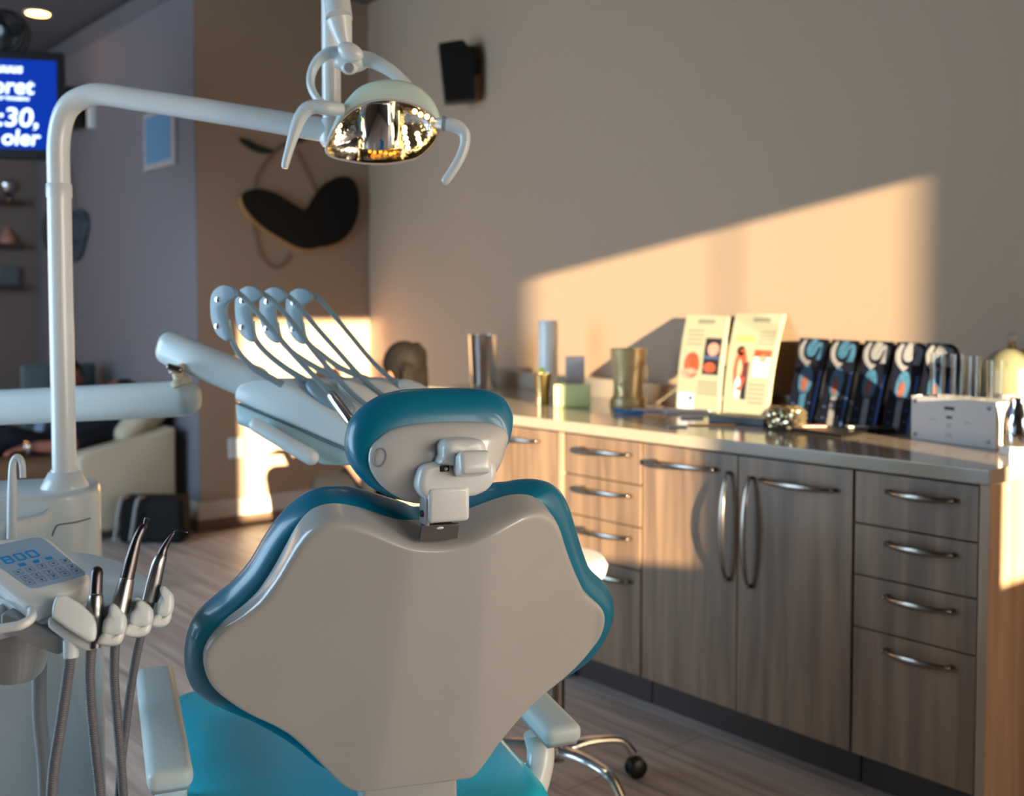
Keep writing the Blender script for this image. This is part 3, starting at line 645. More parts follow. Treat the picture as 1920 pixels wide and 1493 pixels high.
# head body: side profile swept towards the right and back
SD = [(436, 752, 0), (438, 730, 0), (450, 716, 0), (475, 710, 0), (510, 713, 0), (545, 727, 0), (580, 747, 0), (620, 774, 0), (648, 792, 0), (662, 808, 0), (664, 830, 0), (655, 846, 0)]
SF = Fr(A(550, 790, 2.10), (-fw*1.0+rt*-.35), Z)
ext = (rt*.80+fw*.62)*.30
prof = [SF.W(*SF.hit(a_, b_), 0) for a_, b_, _ in SD]
ob('table_top', MB().prism(prof, ext, r=.012, seg=4, ang=30), M['whitec'], tray, 40, label='sloping white top of the instrument table')
low = [(437, 754), (655, 848), (652, 870), (636, 874), (600, 872), (560, 852), (500, 822), (441, 796)]
ob('table_body', MB().prism([SF.W(*SF.hit(a_, b_), -.003) for a_, b_ in low], ext*.98, r=.006, seg=3, ang=30), mat('pale_aqua_plastic', (176, 206, 210), .32, coat=.3), tray, 40, label='pale aqua lower body')
ob('seam_line', MB().tube([SF.W(*SF.hit(a_, b_), .0005) for a_, b_ in [(437, 753), (500, 780), (560, 806), (610, 829), (655, 847)]], .0014, n=6), M['seam'], tray)
bel = [SF.W(*SF.hit(a_, b_), -.03) for a_, b_ in [(498, 822), (560, 840), (598, 866), (560, 871), (535, 862), (512, 843)]]
ob('under_housing', MB().prism(bel, ext*.8, r=.008, ang=20), M['bluegrey'], tray, 50)
ob('pull_handle', MB().capsule(SF.W(*SF.hit(492, 796), .022), SF.W(*SF.hit(594, 856), .022), .0145, .0155, n=20).capsule(SF.W(*SF.hit(505, 803), 0), SF.W(*SF.hit(505, 803), .02), .008).capsule(SF.W(*SF.hit(580, 846), 0), SF.W(*SF.hit(580, 846), .02), .008), M['whitec'], tray, 60, label='smooth white grab handle')
# right-hand lower part behind headrest
# ridges between the instrument bays
for k in range(4):
    o_ = ext*(.10+.235*k); a_ = SF.W(*SF.hit(560, 728), .0)+o_; b_ = SF.W(*SF.hit(628, 772), .0)+o_
    ob('instrument_bay', MB().ell((a_+b_)/2+Z*.004, (b_-a_).normalized(), ext.normalized(), Z, (b_-a_).length*.62, .026, .02), M['bluegrey' if k == 0 else 'white'], tray, 60)
# whips
WD = [2.06, 2.13, 2.20, 2.27]
plz = [(397, 560), (403, 545), (415, 536), (428, 535), (440, 541), (446, 552), (440, 560), (430, 566), (425, 577), (427, 600), (433, 628), (432, 638), (424, 639), (410, 628), (401, 610), (397, 588)]
off = [(0, 0), (46, 2), (92, 4), (141, 6)]
upper = [[(440, 545), (455, 556), (480, 583), (520, 630), (560, 675), (595, 712), (622, 741)],
         [(488, 548), (510, 562), (545, 600), (590, 660), (635, 712), (665, 742), (690, 762)],
         [(533, 550), (555, 568), (590, 610), (630, 655), (670, 700), (700, 728), (722, 745)],
         [(580, 550), (600, 562), (625, 590), (660, 632), (700, 680), (735, 712), (765, 738)]]
lower = [[(428, 600), (433, 632), (448, 662), (475, 690), (505, 708), (530, 722)],
         [(473, 602), (478, 634), (500, 662), (535, 690), (570, 712), (595, 724)],
         [(519, 604), (526, 636), (550, 662), (590, 688), (625, 706), (650, 716)],
         [(567, 606), (574, 638), (600, 662), (635, 688), (665, 702), (690, 712)]]
for k in range(4):
    d_ = WD[k]; PF = Fr(A(420+off[k][0], 590, d_), (-fw*.9-rt*.42), Z); ox, oy = off[k]
    sh = .93+.0*k
    P_ = smoothpoly(PF.tr([(x_+ox, y_+oy) for x_, y_ in plz]), 60)
    hp = ob('whip_holder', MB().prism([PF.W(p[0], p[1], -.005) for p in P_], PF.n*.010, r=.002, ang=50), M['bluegrey'], tray, 50, label='flat blue-grey curved whip holder')
    for p in ((411, 562), (410, 612)):
        ob('screw', MB().lathe(PF.W(*PF.hit(p[0]+ox, p[1]+oy), .004), [(.0001, 0), (.006, 0), (.005, .003), (.0001, .004)], PF.n, 14), M['chrome'], hp, 40)
    n_ = len(upper[k]); ob('whip_rod', MB().tube([A(x_, y_, d_-.004-.03*i/(n_-1)) for i, (x_, y_) in enumerate(upper[k])], .0052, n=12), M['bluegrey'], tray, 60, label='thin blue-grey flexible rod')
    n_ = len(lower[k]); ob('whip_rod', MB().tube([A(x_, y_, d_+.01*i/(n_-1)) for i, (x_, y_) in enumerate(lower[k])], [.0055, .0055, .0055, .006, .007, .007], n=12), M['bluegrey'], tray, 60, label='thin blue-grey flexible rod')
hs = [A(620, 738, 2.02), A(640, 765, 2.0), A(662, 795, 1.98)]
single('turbine_handpiece', MB().tube([hs[0], hs[0].lerp(hs[2], .1), hs[0].lerp(hs[2], .5), hs[0].lerp(hs[2], .93), hs[2]], [.0075, .0105, .0112, .0112, .0095], n=20, sub=3), M['chrome'], 'shiny metal handpiece lying in the instrument table bay beside the headrest', 'dental handpiece')

# ------------------------------------------------------------------ assistant console
CD = 1.30
con = thing('assistant_console', 'white assistant console with keypad display and tool holders in the near corner', 'dental console', A(60, 1180, CD))
zt = .905
tp_ = [(10, 1060), (60, 1040), (110, 1034), (150, 1035), (200, 1044), (240, 1058), (280, 1083), (312, 1106), (306, 1124), (262, 1138), (215, 1152), (165, 1160), (110, 1145), (50, 1115)]
ob('tray_top', MB().prism([onz(x_, y_, zt) for x_, y_ in smoothpoly([(p[0], p[1]) for p in tp_], 60)], -Z*.022, r=.005, ang=50), M['whitec'], con, 50)
KF = Fr(A(78, 1075, 1.27), (-fw*.62+Z*.78+rt*.02), Z)
box_o = [(-60, 1030), (-20, 1012), (30, 1006), (72, 1003), (84, 1005), (96, 1011), (150, 1062), (163, 1075), (166, 1086), (158, 1096), (120, 1113), (84, 1126), (62, 1136), (50, 1138), (36, 1130), (-10, 1092), (-60, 1060)]
kb = smoothpoly(KF.tr(box_o), 120)
kp = ob('control_panel', MB().prism([KF.W(p[0], p[1], 0) for p in kb], -KF.n*.034, r=.008, seg=4, ang=50), M['white'], con, 50)
ob('panel_base', MB().prism([KF.W(p[0]*.97, p[1]*.97, -.036) for p in kb], -KF.n*.035, r=.004, seg=3, ang=50), M['whitec'], con, 50)
film = [(-50, 1034), (0, 1023), (60, 1010), (74, 1009), (84, 1013), (130, 1050), (160, 1074), (161, 1079), (120, 1092), (72, 1103), (60, 1104), (50, 1099), (10, 1070), (-50, 1040)]
ob('panel_film', MB().prism([KF.W(*p, .0006) for p in KF.tr(film)], KF.n*.0008, r=0), M['screenp'], kp, 0, label='blue-grey printed membrane')
def quadpx(L, name, mtl, w=.0018, th=.0006): ob(name, MB().prism([KF.W(*p, w) for p in KF.tr(L)], KF.n*th), mtl, kp, 0)
def strokepx(L, wid, name, mtl, closed=False, w=.0016):
    P = [KF.W(*p, w) for p in KF.tr(L)]
    if closed: P = P+[P[0]]
    mb = MB()
    for i in range(len(P)-1): mb.tube([P[i], P[i+1]], wid, n=6, smooth=False, up=KF.n, ry=.0005)
    ob(name, mb, mtl, kp, 0)
z9 = lambda L: [(a_*200/1572., 960+b_*200/1572.) for a_, b_ in L]
strokepx(z9([(195, 645), (290, 728), (400, 702), (305, 625)]), .0013*1., 'display_digit', M['blue'], True)
strokepx(z9([(375, 605), (475, 685), (588, 657), (490, 582)]), .0013, 'display_digit', M['blue'], True)
strokepx(z9([(10, 690), (110, 775), (222, 748), (130, 670)]), .0013, 'display_digit', M['blue'], True)
strokepx(z9([(60, 733), (165, 706)]), .0012, 'display_digit', M['blue'])
for q in ([(272, 785), (365, 765), (402, 800), (310, 822)], [(483, 740), (570, 716), (597, 750), (515, 776)], [(670, 695), (762, 672), (792, 704), (705, 728)]): quadpx(z9(q), 'indicator', M['blue'])
keys = []
for r_ in range(3):
    for c_ in range(5):
        bx0 = 195+172*c_+ [0, 100, 170][r_]; by0 = 885-42*c_+[0, 85, 150][r_]
        keys.append((bx0, by0))
for i, (x_, y_) in enumerate(keys):
    strokepx(z9([(x_, y_), (x_+115, y_-24), (x_+165, y_+30), (x_+55, y_+56)]), .00022, 'key', M['line'], True, .0014)
    gl = [[(62, 10), (80, 20), (104, 10)], [(60, 22), (80, 4), (100, 28)], [(70, 2), (98, 0), (88, 26)], [(60, 16), (104, 8)], [(66, 0), (72, 26), (100, 18), (92, -2)]][i % 5]
    strokepx(z9([(x_+a_, y_+b_) for a_, b_ in gl]), .0006, 'key_symbol', M['ink'])
# holder bank
fwd_h = fw.copy(); fwd_h.z = 0; fwd_h.normalize()
def lump(px, d, wpx, x0=None, name='tool_holder'):
    """front block of a holder: px outline, extruded back"""
    return
hold = [([(97, 1157), (99, 1132), (106, 1117), (122, 1115), (150, 1131), (172, 1151), (181, 1168), (182, 1188), (178, 1203), (166, 1204), (130, 1181)], 1.215, .09, None),
        ([(192, 1186), (193, 1167), (202, 1152), (205, 1137), (213, 1131), (226, 1142), (236, 1155), (238, 1171), (234, 1186), (222, 1192), (203, 1191)], 1.225, .05, [(184, 1207), (186, 1196), (194, 1187), (215, 1192), (233, 1187), (230, 1200), (222, 1208), (205, 1211)]),
        ([(245, 1168), (245, 1150), (253, 1138), (255, 1128), (263, 1124), (277, 1132), (286, 1142), (288, 1156), (285, 1169), (274, 1176), (256, 1174)], 1.265, .05, [(234, 1190), (236, 1178), (245, 1169), (266, 1175), (284, 1170), (281, 1184), (270, 1192), (250, 1195)]),
        ([(295, 1150), (295, 1132), (301, 1116), (299, 1104), (306, 1098), (317, 1106), (325, 1116), (327, 1132), (323, 1148), (315, 1157), (302, 1156)], 1.315, .05, [(285, 1172), (287, 1160), (295, 1151), (306, 1157), (322, 1151), (318, 1166), (308, 1174), (295, 1176)])]
for i, (L, d_, th, band) in enumerate(hold):
    cxp = sum(p[0] for p in L)/len(L); cyp = sum(p[1] for p in L)/len(L)
    hr = A(cxp, cyp, d_)-EYE; hr.z = 0; hr.normalize()
    QF = Fr(A(cxp, cyp, d_), (-hr*.93+Z*.30), Z); P_ = smoothpoly(QF.tr(L), 70)
    hb = ob('tool_holder', MB().prism([QF.W(*q) for q in QF.tr(L)], -QF.n*th, r=.0055, seg=4, ang=14), M['whitec'], con, 60, label='long white console front block') if i == 0 else plate(QF, L, -th, 0., .0075 if i else .005, 'tool_holder', M['whitec'], con, label='white hooked tool holder' if i else 'long white console front block')
    if band:
        plate(QF, band, -th, -.002, .006, 'holder_foot', M['white'], hb)
        ob('holder_wall', MB().capsule(QF.W(-.008, .012, -.03), QF.W(-.005, .010, -th-.03), .010, .010), M['whitec'], hb, 50)
# under structure
ub = [(88, 1158), (130, 1183), (164, 1206), (177, 1206), (170, 1222), (157, 1222), (120, 1202), (88, 1178)]
ob('holder_rail', MB().prism([A(x_, y_, 1.23) for x_, y_ in ub], fwd_h*.06, r=.004), M['white'], con, 40)
ob('under_bracket', MB().prism([A(x_, y_, 1.25) for x_, y_ in [(0, 1150), (60, 1170), (116, 1196), (119, 1222), (108, 1230), (60, 1214), (20, 1190), (0, 1182)]], fwd_h*.07, r=.004), M['greyp'], con, 40, label='grey bracket under the console')
ob('hose_socket', MB().tube([A(134, 1200, 1.24), A(133, 1232, 1.24)], [.0095, .0085], n=20, smooth=False), M['whitec'], con, 40)
ob('side_rail', MB().tube([A(-40, 1186, 1.2), A(10, 1178, 1.2), A(40, 1172, 1.2), A(58, 1160, 1.21), A(60, 1145, 1.23)], .0055, n=12), M['white'], con, 60)
# console support arm down to the floor (stands off frame)
ob('support_arm', MB().tube([A(20, 1160, 1.30), A(-60, 1180, 1.34), A(-140, 1180, 1.40)], .022, n=18), M['whitec'], con, 60)
q_ = A(-140, 1180, 1.40); ob('support_column', MB().tube([V((q_.x, q_.y, 0)), V((q_.x, q_.y, q_.z+.03))], .035, n=22, smooth=False), M['whitec'], con, 50)
def hose(pts, r, name, parent, mtl=None, rib=True, **k):
    mb = MB(); pts = [V(p) for p in pts]; P = []
    kk = len(pts)
    for i in range(kk-1):
        p0 = pts[max(i-1, 0)]; p1 = pts[i]; p2 = pts[i+1]; p3 = pts[min(i+2, kk-1)]
        for q in range(40):
            t_ = q/40.; P.append(.5*((2*p1)+(p2-p0)*t_+(2*p0-5*p1+4*p2-p3)*t_*t_+(3*p1-p0-3*p2+p3)*t_**3))
    P.append(pts[-1]); L = 0; out = [P[0]]; step = .0010 if rib else .01
    for i in range(1, len(P)):
        seg = (P[i]-P[i-1]).length
        while L+seg >= step:
            f = (step-L)/seg if seg > 0 else 1; n_ = P[i-1].lerp(P[i], min(f, 1)); out.append(n_); P[i-1] = n_; seg = (P[i]-P[i-1]).length; L = 0
        L += seg
    out.append(P[-1])
    rs = [r*(1-.15*(j % 3 == 0)) if rib else r for j in range(len(out))]
    mb.tube(out, rs, n=14, smooth=False); return ob(name, mb, mtl or M['hose'], parent, 80, **k)
hose([A(132, 1230, 1.24), A(124, 1290, 1.24), A(112, 1370, 1.25), A(101, 1440, 1.26), A(97, 1500, 1.27), A(98, 1600, 1.32)], .0066, 'ribbed_hose', con, label='grey ribbed suction hose')
# three tools resting in the holders, each with its own hose
def tool(label, root):
    return thing('dental_handpiece', label, 'dental handpiece', root)
g1 = tool('short dark steel handpiece in the first holder beside the keypad, tip facing up', A(180, 1160, 1.24))
def seq(pairs, d0, d1):
    n_ = len(pairs); return [A(x_, y_, d0+(d1-d0)*i/(n_-1)) for i, (x_, y_) in enumerate(pairs)]
ob('grip', MB().tube(seq([(182, 1071), (182, 1074), (181, 1090), (180, 1114)], 1.25, 1.24), [.0058, .0068, .0070, .0074], n=24), M['toold'], g1, 50)
ob('coupling', MB().tube(seq([(180, 1116), (179, 1135), (178, 1155), (178, 1185), (178, 1215)], 1.24, 1.235), [.0078, .0098, .0098, .0075, .0066], n=24), M['toolm'], g1, 50)
ob('tip_ring', MB().lathe(A(183, 1070, 1.25), [(.0025, 0), (.0055, 0), (.0058, .002), (.003, .0025)], upv, 24), M['chrome'], g1, 40)
hose([A(173, 1205, 1.26), A(168, 1260, 1.27), A(172, 1340, 1.28), A(180, 1420, 1.29), A(188, 1500, 1.3), A(190, 1600, 1.33)], .0062, 'ribbed_hose', g1)
g2 = tool('long tapered steel handpiece leaning in the middle holder', A(236, 1130, 1.28))
ob('body', MB().tube(seq([(224, 1150), (230, 1120), (238, 1086)], 1.27, 1.28), [.0105, .0108, .0088], n=24), M['toolm'], g2, 50)
ob('neck', MB().tube(seq([(238, 1085), (246, 1052), (256, 1015), (266, 992), (270, 989)], 1.28, 1.30), [.0084, .0078, .0058, .0048, .0040], n=24), M['toold'], g2, 50)
ob('tip', MB().tube(seq([(270, 990), (273, 980), (276, 972)], 1.30, 1.30), [.0022, .0026, .0036], n=18, smooth=False), M['toold'], g2, 50)
hose([A(226, 1150, 1.275), A(218, 1190, 1.28), A(214, 1260, 1.30), A(219, 1340, 1.31), A(226, 1420, 1.32), A(232, 1510, 1.33), A(234, 1600, 1.36)], .0058, 'ribbed_hose', g2)
g3 = tool('steel syringe with thin bent tip in the outermost holder', A(285, 1100, 1.33))
ob('body', MB().tube(seq([(280, 1128), (288, 1095), (297, 1058), (303, 1043)], 1.33, 1.34), [.0092, .0095, .0085, .0072], n=24), M['toolm'], g3, 50)
ob('neck', MB().tube(seq([(303, 1042), (308, 1028), (318, 1010), (326, 999)], 1.34, 1.345), [.0070, .0048, .0030, .0016], n=20), M['toold'], g3, 50)
ob('bent_tip', MB().tube(seq([(325, 1000), (331, 995.5), (340, 995.5), (348, 998), (353, 999)], 1.345, 1.34), [.0014, .0011, .0010, .0010, .0016], n=12), M['toold'], g3, 50)
hose([A(284, 1125, 1.335), A(268, 1180, 1.33), A(256, 1230, 1.33), A(244, 1300, 1.335), A(234, 1380, 1.34), A(226, 1450, 1.34), A(222, 1520, 1.34), A(222, 1600, 1.36)], .0054, 'ribbed_hose', g3)
single('suction_hose', MB().tube([A(76, 1215, 1.72), A(74, 1260, 1.72), A(74, 1340, 1.72), A(82, 1420, 1.72), A(86, 1500, 1.72), A(90, 1640, 1.74), V((*A(95, 1640, 1.74).xy, .012))], .0115, n=18), mat('smooth_grey_hose', (128, 130, 132), .4), 'thick smooth grey hose hanging behind the console against the cabinet', 'hose')
cp = A(28, 1190, 1.42)
mb = MB(); n_ = 96; rg = []
for r_, h_ in [(.001, 0), (.026, 0), (.034, .008), (.043, .03), (.049, .055), (.052, .08), (.05, .08), (.04, .03), (.001, .01)]:
    rg.append([V((cp.x, cp.y, cp.z-.06+h_))+V((math.cos(2*math.pi*j/n_), math.sin(2*math.pi*j/n_), 0))*(r_*(1+(.012 if j % 3 == 0 else 0)*(r_ > .03))) for j in range(n_)])
mb.loft(rg); single('rinse_cup', mb, M['greyp'], 'grey ribbed cup hanging under the control console', 'cup')

# ------------------------------------------------------------------ wheeled stool behind chair
SC = V((1.87, 2.03, 0)); st = thing('rolling_stool', 'chrome five-star rolling stool behind the chair armrest', 'stool', SC)
ob('seat', MB().lathe(SC+Z*.575, [(.001, 0), (.10, 0), (.128, .015), (.134, .04), (.12, .062), (.001, .068)], Z, 48), M['white'], st, 50)
ob('column', MB().tube([SC+Z*.09, SC+Z*.58], .022, n=20, smooth=False), M['steel'], st, 50)
for k in range(5):
    a_ = math.radians(-17+72*k); d_ = V((math.cos(a_), math.sin(a_), 0)); s_ = V((-d_.y, d_.x, 0))
    lg = ob('leg', MB().tube([SC+Z*.115+d_*.01, SC+Z*.125+d_*.08, SC+Z*.122+d_*.15, SC+Z*.108+d_*.20, SC+Z*.07+d_*.232], [.026, .021, .018, .0165, .015], n=16, ry=[.017, .014, .012, .012, .013], up=Z), M['chrome' if k != 9 else 'steel'], st, 60)
    cs = MB(); cc_ = SC+d_*.242+Z*.028
    for q in (-1, 1): cs.lathe(cc_+s_*(.012*q)-s_*.007, [(.001, 0), (.024, 0), (.028, .004), (.028, .010), (.024, .014), (.001, .014)], s_, 28)
    cs.ell(cc_+Z*.010, d_, s_, Z, .024, .012, .022); ob('caster', cs, M['black'], st, 50)

# ------------------------------------------------------------------ things on the worktop
ZT = .9055
def W3(x_, y_): return onz(x_, y_, ZT)
def lat(pxw, d): return pxw*d/F
def dep(p): return (p-EYE).dot(fw)
def up_at(p, py):
    """height above p at image row py"""
    d_ = dep(p); z_ = H + ((CY-py)/F*d_*upv.z + (fw.z)*d_); return z_-p.z
vh = V((fwd_h.x, fwd_h.y, 0)); vr = rt
p = V((3.18, 3.98, ZT)); h_ = up_at(p, 628); r_ = lat(56, dep(p))/2
single('steel_tumbler', MB().lathe(p, [(.001, 0), (r_*.78, 0), (r_*.80, .004), (r_*.98, h_), (r_, h_+.002), (r_*.93, h_), (r_*.74, .01), (.001, .01)], Z, 48), M['chrome'], 'tall mirror-steel tumbler at the far end of the worktop', 'tumbler')
p = V((3.17, 3.50, ZT)); h_ = up_at(p, 601); r_ = lat(37, dep(p))/2
t = thing('white_bottle', 'tall white bottle with a yellow-green oval label against the wall', 'bottle', p)
ob('bottle_body', MB().lathe(p, [(.001, 0), (r_*.95, 0), (r_, .006), (r_, h_-.004), (r_*.96, h_), (.001, h_)], Z, 40), M['white'], t)
la = MB(); rr = [];
for j in range(20):
    q = 2*math.pi*j/20; ang_ = math.atan2(-vh.y, -vh.x)-.75+.55*math.cos(q); rr.append(p+V((math.cos(ang_), math.sin(ang_), 0))*(r_+.0008)+Z*(h_*.22+h_*.17*math.sin(q)))
la.add(rr+[sum(rr, V((0, 0, 0)))/20+(-vh-vr*.7).normalized()*.006], [(j, (j+1) % 20, 20) for j in range(20)]); ob('label', la, M['limelabel'], t, 0, label='yellow-green oval label')
p = V((2.86, 3.19, ZT)); h_ = up_at(p, 700); r_ = lat(34, dep(p))/2
single('brass_votive', MB().lathe(p, [(.001, 0), (r_*.8, 0), (r_*.72, h_*.3), (r_*.85, h_*.55), (r_, h_), (r_*.94, h_), (r_*.6, h_*.3), (.001, h_*.2)], Z, 40), M['gilt'], 'small shiny brass votive cup beside the pale green box', 'cup')
p = V((3.02, 3.17, ZT)); h_ = up_at(p, 668)
cardf = (vr, vh, Z); w_ = lat(36, dep(p))
t = thing('card_stand', 'clear acrylic stand holding a small white card behind the green box', 'card holder', p)
ob('acrylic_sheet', MB().box(p+Z*(h_/2), (w_, .004, h_), cardf, r=.001), M['acryl'], t, 0)
ob('card', MB().box(p+Z*(h_*.45)-vh*.004, (w_*.8, .002, h_*.8), cardf), M['paper'], t, 0)
ob('foot', MB().box(p+Z*.004, (w_, .03, .008), cardf, r=.001), M['acryl'], t, 0)
p = V((2.87, 3.03, ZT)); h_ = up_at(p, 720); w_ = lat(68, dep(p))
single('green_box', MB().box(p+Z*(h_/2), (w_, w_*.6, h_), cardf, r=.005), M['lime'], 'glowing pale green translucent box on the worktop', 'box')
p = V((3.06, 2.905, ZT)); h_ = up_at(p, 655); r_ = lat(66, dep(p))/2
t = thing('tied_jug', 'beige stone-coloured vase with a cord bow, behind the blue clip', 'vase', p)
ob('vase_body', MB().lathe(p, [(.001, 0), (r_*1.02, 0), (r_*1.04, .010), (r_*1.0, .03), (r_*.86, .038), (r_*.82, h_*.35), (r_*.90, h_*.7), (r_*1.02, h_*.9), (r_*1.04, h_), (r_*.98, h_+.003), (r_*.9, h_*.93), (r_*.7, .05), (.001, .04)], Z, 48), M['mug'], t)
cord = [(-.7, .36), (-.2, .50), (.3, .66), (.75, .80), (.98, .70), (.93, .45), (.8, .52), (.86, .8)]
ob('cord', MB().tube([p-vh*(r_*math.sqrt(max(1-a_*a_*.9, .05))+.003)+vr*(r_*a_)+Z*(h_*b_) for a_, b_ in cord], .0028, n=8), M['mug'], t)
ob('cord_end', MB().tube([p-vh*(r_*.9)-vr*(r_*.6)+Z*(h_*.36), p-vh*(r_*1.05)-vr*(r_*.45)+Z*(h_*.22)], .0035, n=8).ball(p-vh*(r_*1.02)-vr*(r_*.42)+Z*(h_*.2), .007), M['gilt'], t)
p = W3(1182, 776)
single('blue_clip', MB().box(p+Z*.007, (.10, .026, .012), ((vr*.9+vh*-.42).normalized(), (vh*.9+vr*.42).normalized(), Z), r=.004).ell(p+Z*.010-vr*.04+vh*.02, vr, vh, Z, .022, .014, .009), M['bluepen'], 'small bright blue clip lying on the worktop', 'clip')
def sheet(px0, px1, py, dz, w, mtl, label, name='paper_stack', rot=.0, th=.006):
    a_ = W3(px0, py); b_ = W3(px1, py); c_ = (a_+b_)/2; ax_ = (b_-a_).normalized(); ay_ = Z.cross(ax_).normalized()
    return single(name, MB().box(c_+Z*(dz+th/2), ((b_-a_).length, w, th), (ax_, ay_, Z), r=min(.0015, th*.3)), mtl, label, 'papers', 0)
sheet(1188, 1240, 771, 0, .05, M['paper'], 'white folded tissue nearest the beige vase', 'folded_tissue', th=.010)
sheet(1246, 1330, 774, 0, .075, M['paper'], 'white paper stack in front of the cream leaflets', th=.013)
sheet(1276, 1318, 784, 0, .035, M['paper'], 'bright white paper slip in front of the paper stack', 'paper_slip', th=.008)
sheet(1252, 1288, 801, 0, .028, M['paper'], 'small white oval dish-like slip at the worktop edge', 'paper_slip', th=.005)
sheet(1290, 1378, 798, 0, .04, M['peach'], 'amber-toned card lying flat near the worktop edge', 'flat_card', th=.003)
sheet(1205, 1250, 783, 0, .03, M['peach'], 'amber paper strip beside the blue clip', 'paper_strip', th=.003)
# leaflets on a dark stand
def quadfr(bl, br_, tl):
    """frame on the quad with bottom left/right and top left world points"""
    u_ = (br_-bl); n_ = u_.cross(tl-bl).normalized()
    if n_.dot(EYE-bl) < 0: n_ = -n_
    f = Fr(bl, n_, Z); return f
def leaflet(pxbl, pxbr, pxtl, pxtr, ybase, ytop, label, kind):
    # stands on the worktop, leans back on the wall
    bl = W3(*pxbl); br_ = W3(*pxbr); tl = onw(*pxtl, off=.02)
    n_ = (br_-bl).cross(tl-bl).normalized()
    if n_.dot(EYE-bl) < 0: n_ = -n_
    f = Fr(bl, n_, Z); P_ = f.tr([pxbl, pxbr, pxtr, pxtl]); rings = []
    t = thing('leaflet', label, 'leaflet', bl, group='standing leaflets')
    def S(s_, q, w_):     # s across, q up; slight S-curve
        u_ = (P_[0][0]*(1-s_)+P_[1][0]*s_)*(1-q)+(P_[3][0]*(1-s_)+P_[2][0]*s_)*q; v_ = (P_[0][1]*(1-s_)+P_[1][1]*s_)*(1-q)+(P_[3][1]*(1-s_)+P_[2][1]*s_)*q
        return f.W(u_, v_, w_+.012*math.sin(math.pi*q))
    mb = MB(); nq = 16
    mb.loft([[S(0, q/nq, 0), S(1, q/nq, 0), S(1, q/nq, .003), S(0, q/nq, .003)] for q in range(nq+1)])
    ob('sheet', mb, M['leafy'], t, 30)
    def pr(s0, s1, q0, q1, mtl, name='print'):
        mb = MB(); k = 6
        mb.loft([[S(s0, q0+(q1-q0)*i/k, .0031), S(s1, q0+(q1-q0)*i/k, .0031), S(s1, q0+(q1-q0)*i/k, .0037), S(s0, q0+(q1-q0)*i/k, .0037)] for i in range(k+1)]); ob(name, mb, M[mtl], t, 0)
    def oval(sc_, qc, rs, rq, mtl, name='print'):
        pts = [S(sc_+rs*math.cos(2*math.pi*j/20), qc+rq*math.sin(2*math.pi*j/20), .0038) for j in range(20)]
        ob(name, MB().prism(pts, f.n*.0005), M[mtl], t, 0)
    if kind == 0:
        pr(.55, .90, .36, .74, 'photoD', 'photo'); oval(.74, .62, .12, .07, 'photoP', 'photo'); oval(.70, .43, .13, .05, 'photoR', 'photo'); pr(.56, .88, .52, .55, 'photoB')
        oval(.30, .45, .17, .13, 'photoR', 'photo'); oval(.28, .36, .19, .05, 'photoP', 'photo')
        pr(.04, .40, .02, .17, 'photoW', 'photo'); pr(.28, .38, .10, .15, 'photoB')
        pr(.30, .68, .90, .95, 'lgrey', 'title')
        for i in range(4): pr(.48, .92, .17+.035*i, .185+.035*i, 'lgrey', 'text_line')
        for i in range(4): pr(.12, .48, .66+.05*i, .675+.05*i, 'lgrey', 'text_line')
        pr(.93, .995, .02, .99, 'leafe', 'edge')
    else:
        oval(.30, .42, .13, .20, 'photoR', 'photo'); oval(.27, .60, .08, .05, 'hair' , 'photo'); pr(.36, .47, .15, .50, 'photoD', 'photo'); oval(.28, .25, .06, .10, 'photoW', 'photo')
        pr(.55, .90, .55, .62, 'photoR', 'photo'); pr(.56, .88, .36, .55, 'photoW', 'photo'); oval(.74, .53, .08, .035, 'photoP', 'photo')
        pr(.40, .74, .91, .955, 'lgrey', 'title'); pr(.12, .50, .70, .76, 'peach', 'title')
        for i in range(5): pr(.52, .86, .12+.04*i, .135+.04*i, 'lgrey', 'text_line')
        for i in range(4): pr(.58, .9, .68+.04*i, .69+.04*i, 'lgrey', 'text_line')
        pr(.93, .995, .02, .99, 'leafe', 'edge')
    return t
leaflet((1268, 769), (1350, 778), (1289, 591), (1372, 593), 0, 0, 'cream leaflet with a red fruit picture and a dark photo, leaning on the wall', 0)
leaflet((1355, 778), (1441, 787), (1381, 588), (1474, 590), 0, 0, 'cream leaflet showing a standing woman, leaning on the wall', 1)
a_ = W3(1328, 792); b_ = W3(1432, 800); ax_ = (b_-a_).normalized(); ay_ = Z.cross(ax_).normalized()
single('leaflet_stand', MB().box((a_+b_)/2+ay_*.06+Z*.0125, ((b_-a_).length, .12, .025), (ax_, ay_, Z), r=.002), M['black'], 'low dark rectangular stand at the foot of the leaflets', 'stand', 0)
# crystal bowl
p = V((2.835, 2.0, ZT)); r_ = lat(76, dep(p))/2; h_ = up_at(p, 760)
mb = MB(); bm = bmesh.new(); bmesh.ops.create_icosphere(bm, subdivisions=4, radius=1.)
for v in bm.verts:
    k = 1+random.uniform(-.075, .075); q = v.co*k; v.co = p+Z*(h_*.5)+V((q.x*r_, q.y*r_, max(-1, min(1, q.z*1.25))*h_*.5))
mb.bev(bm, 0); single('crystal_bowl', mb, M['crys'], 'sparkling faceted crystal tealight bowl between stand and black tray', 'bowl', 0)
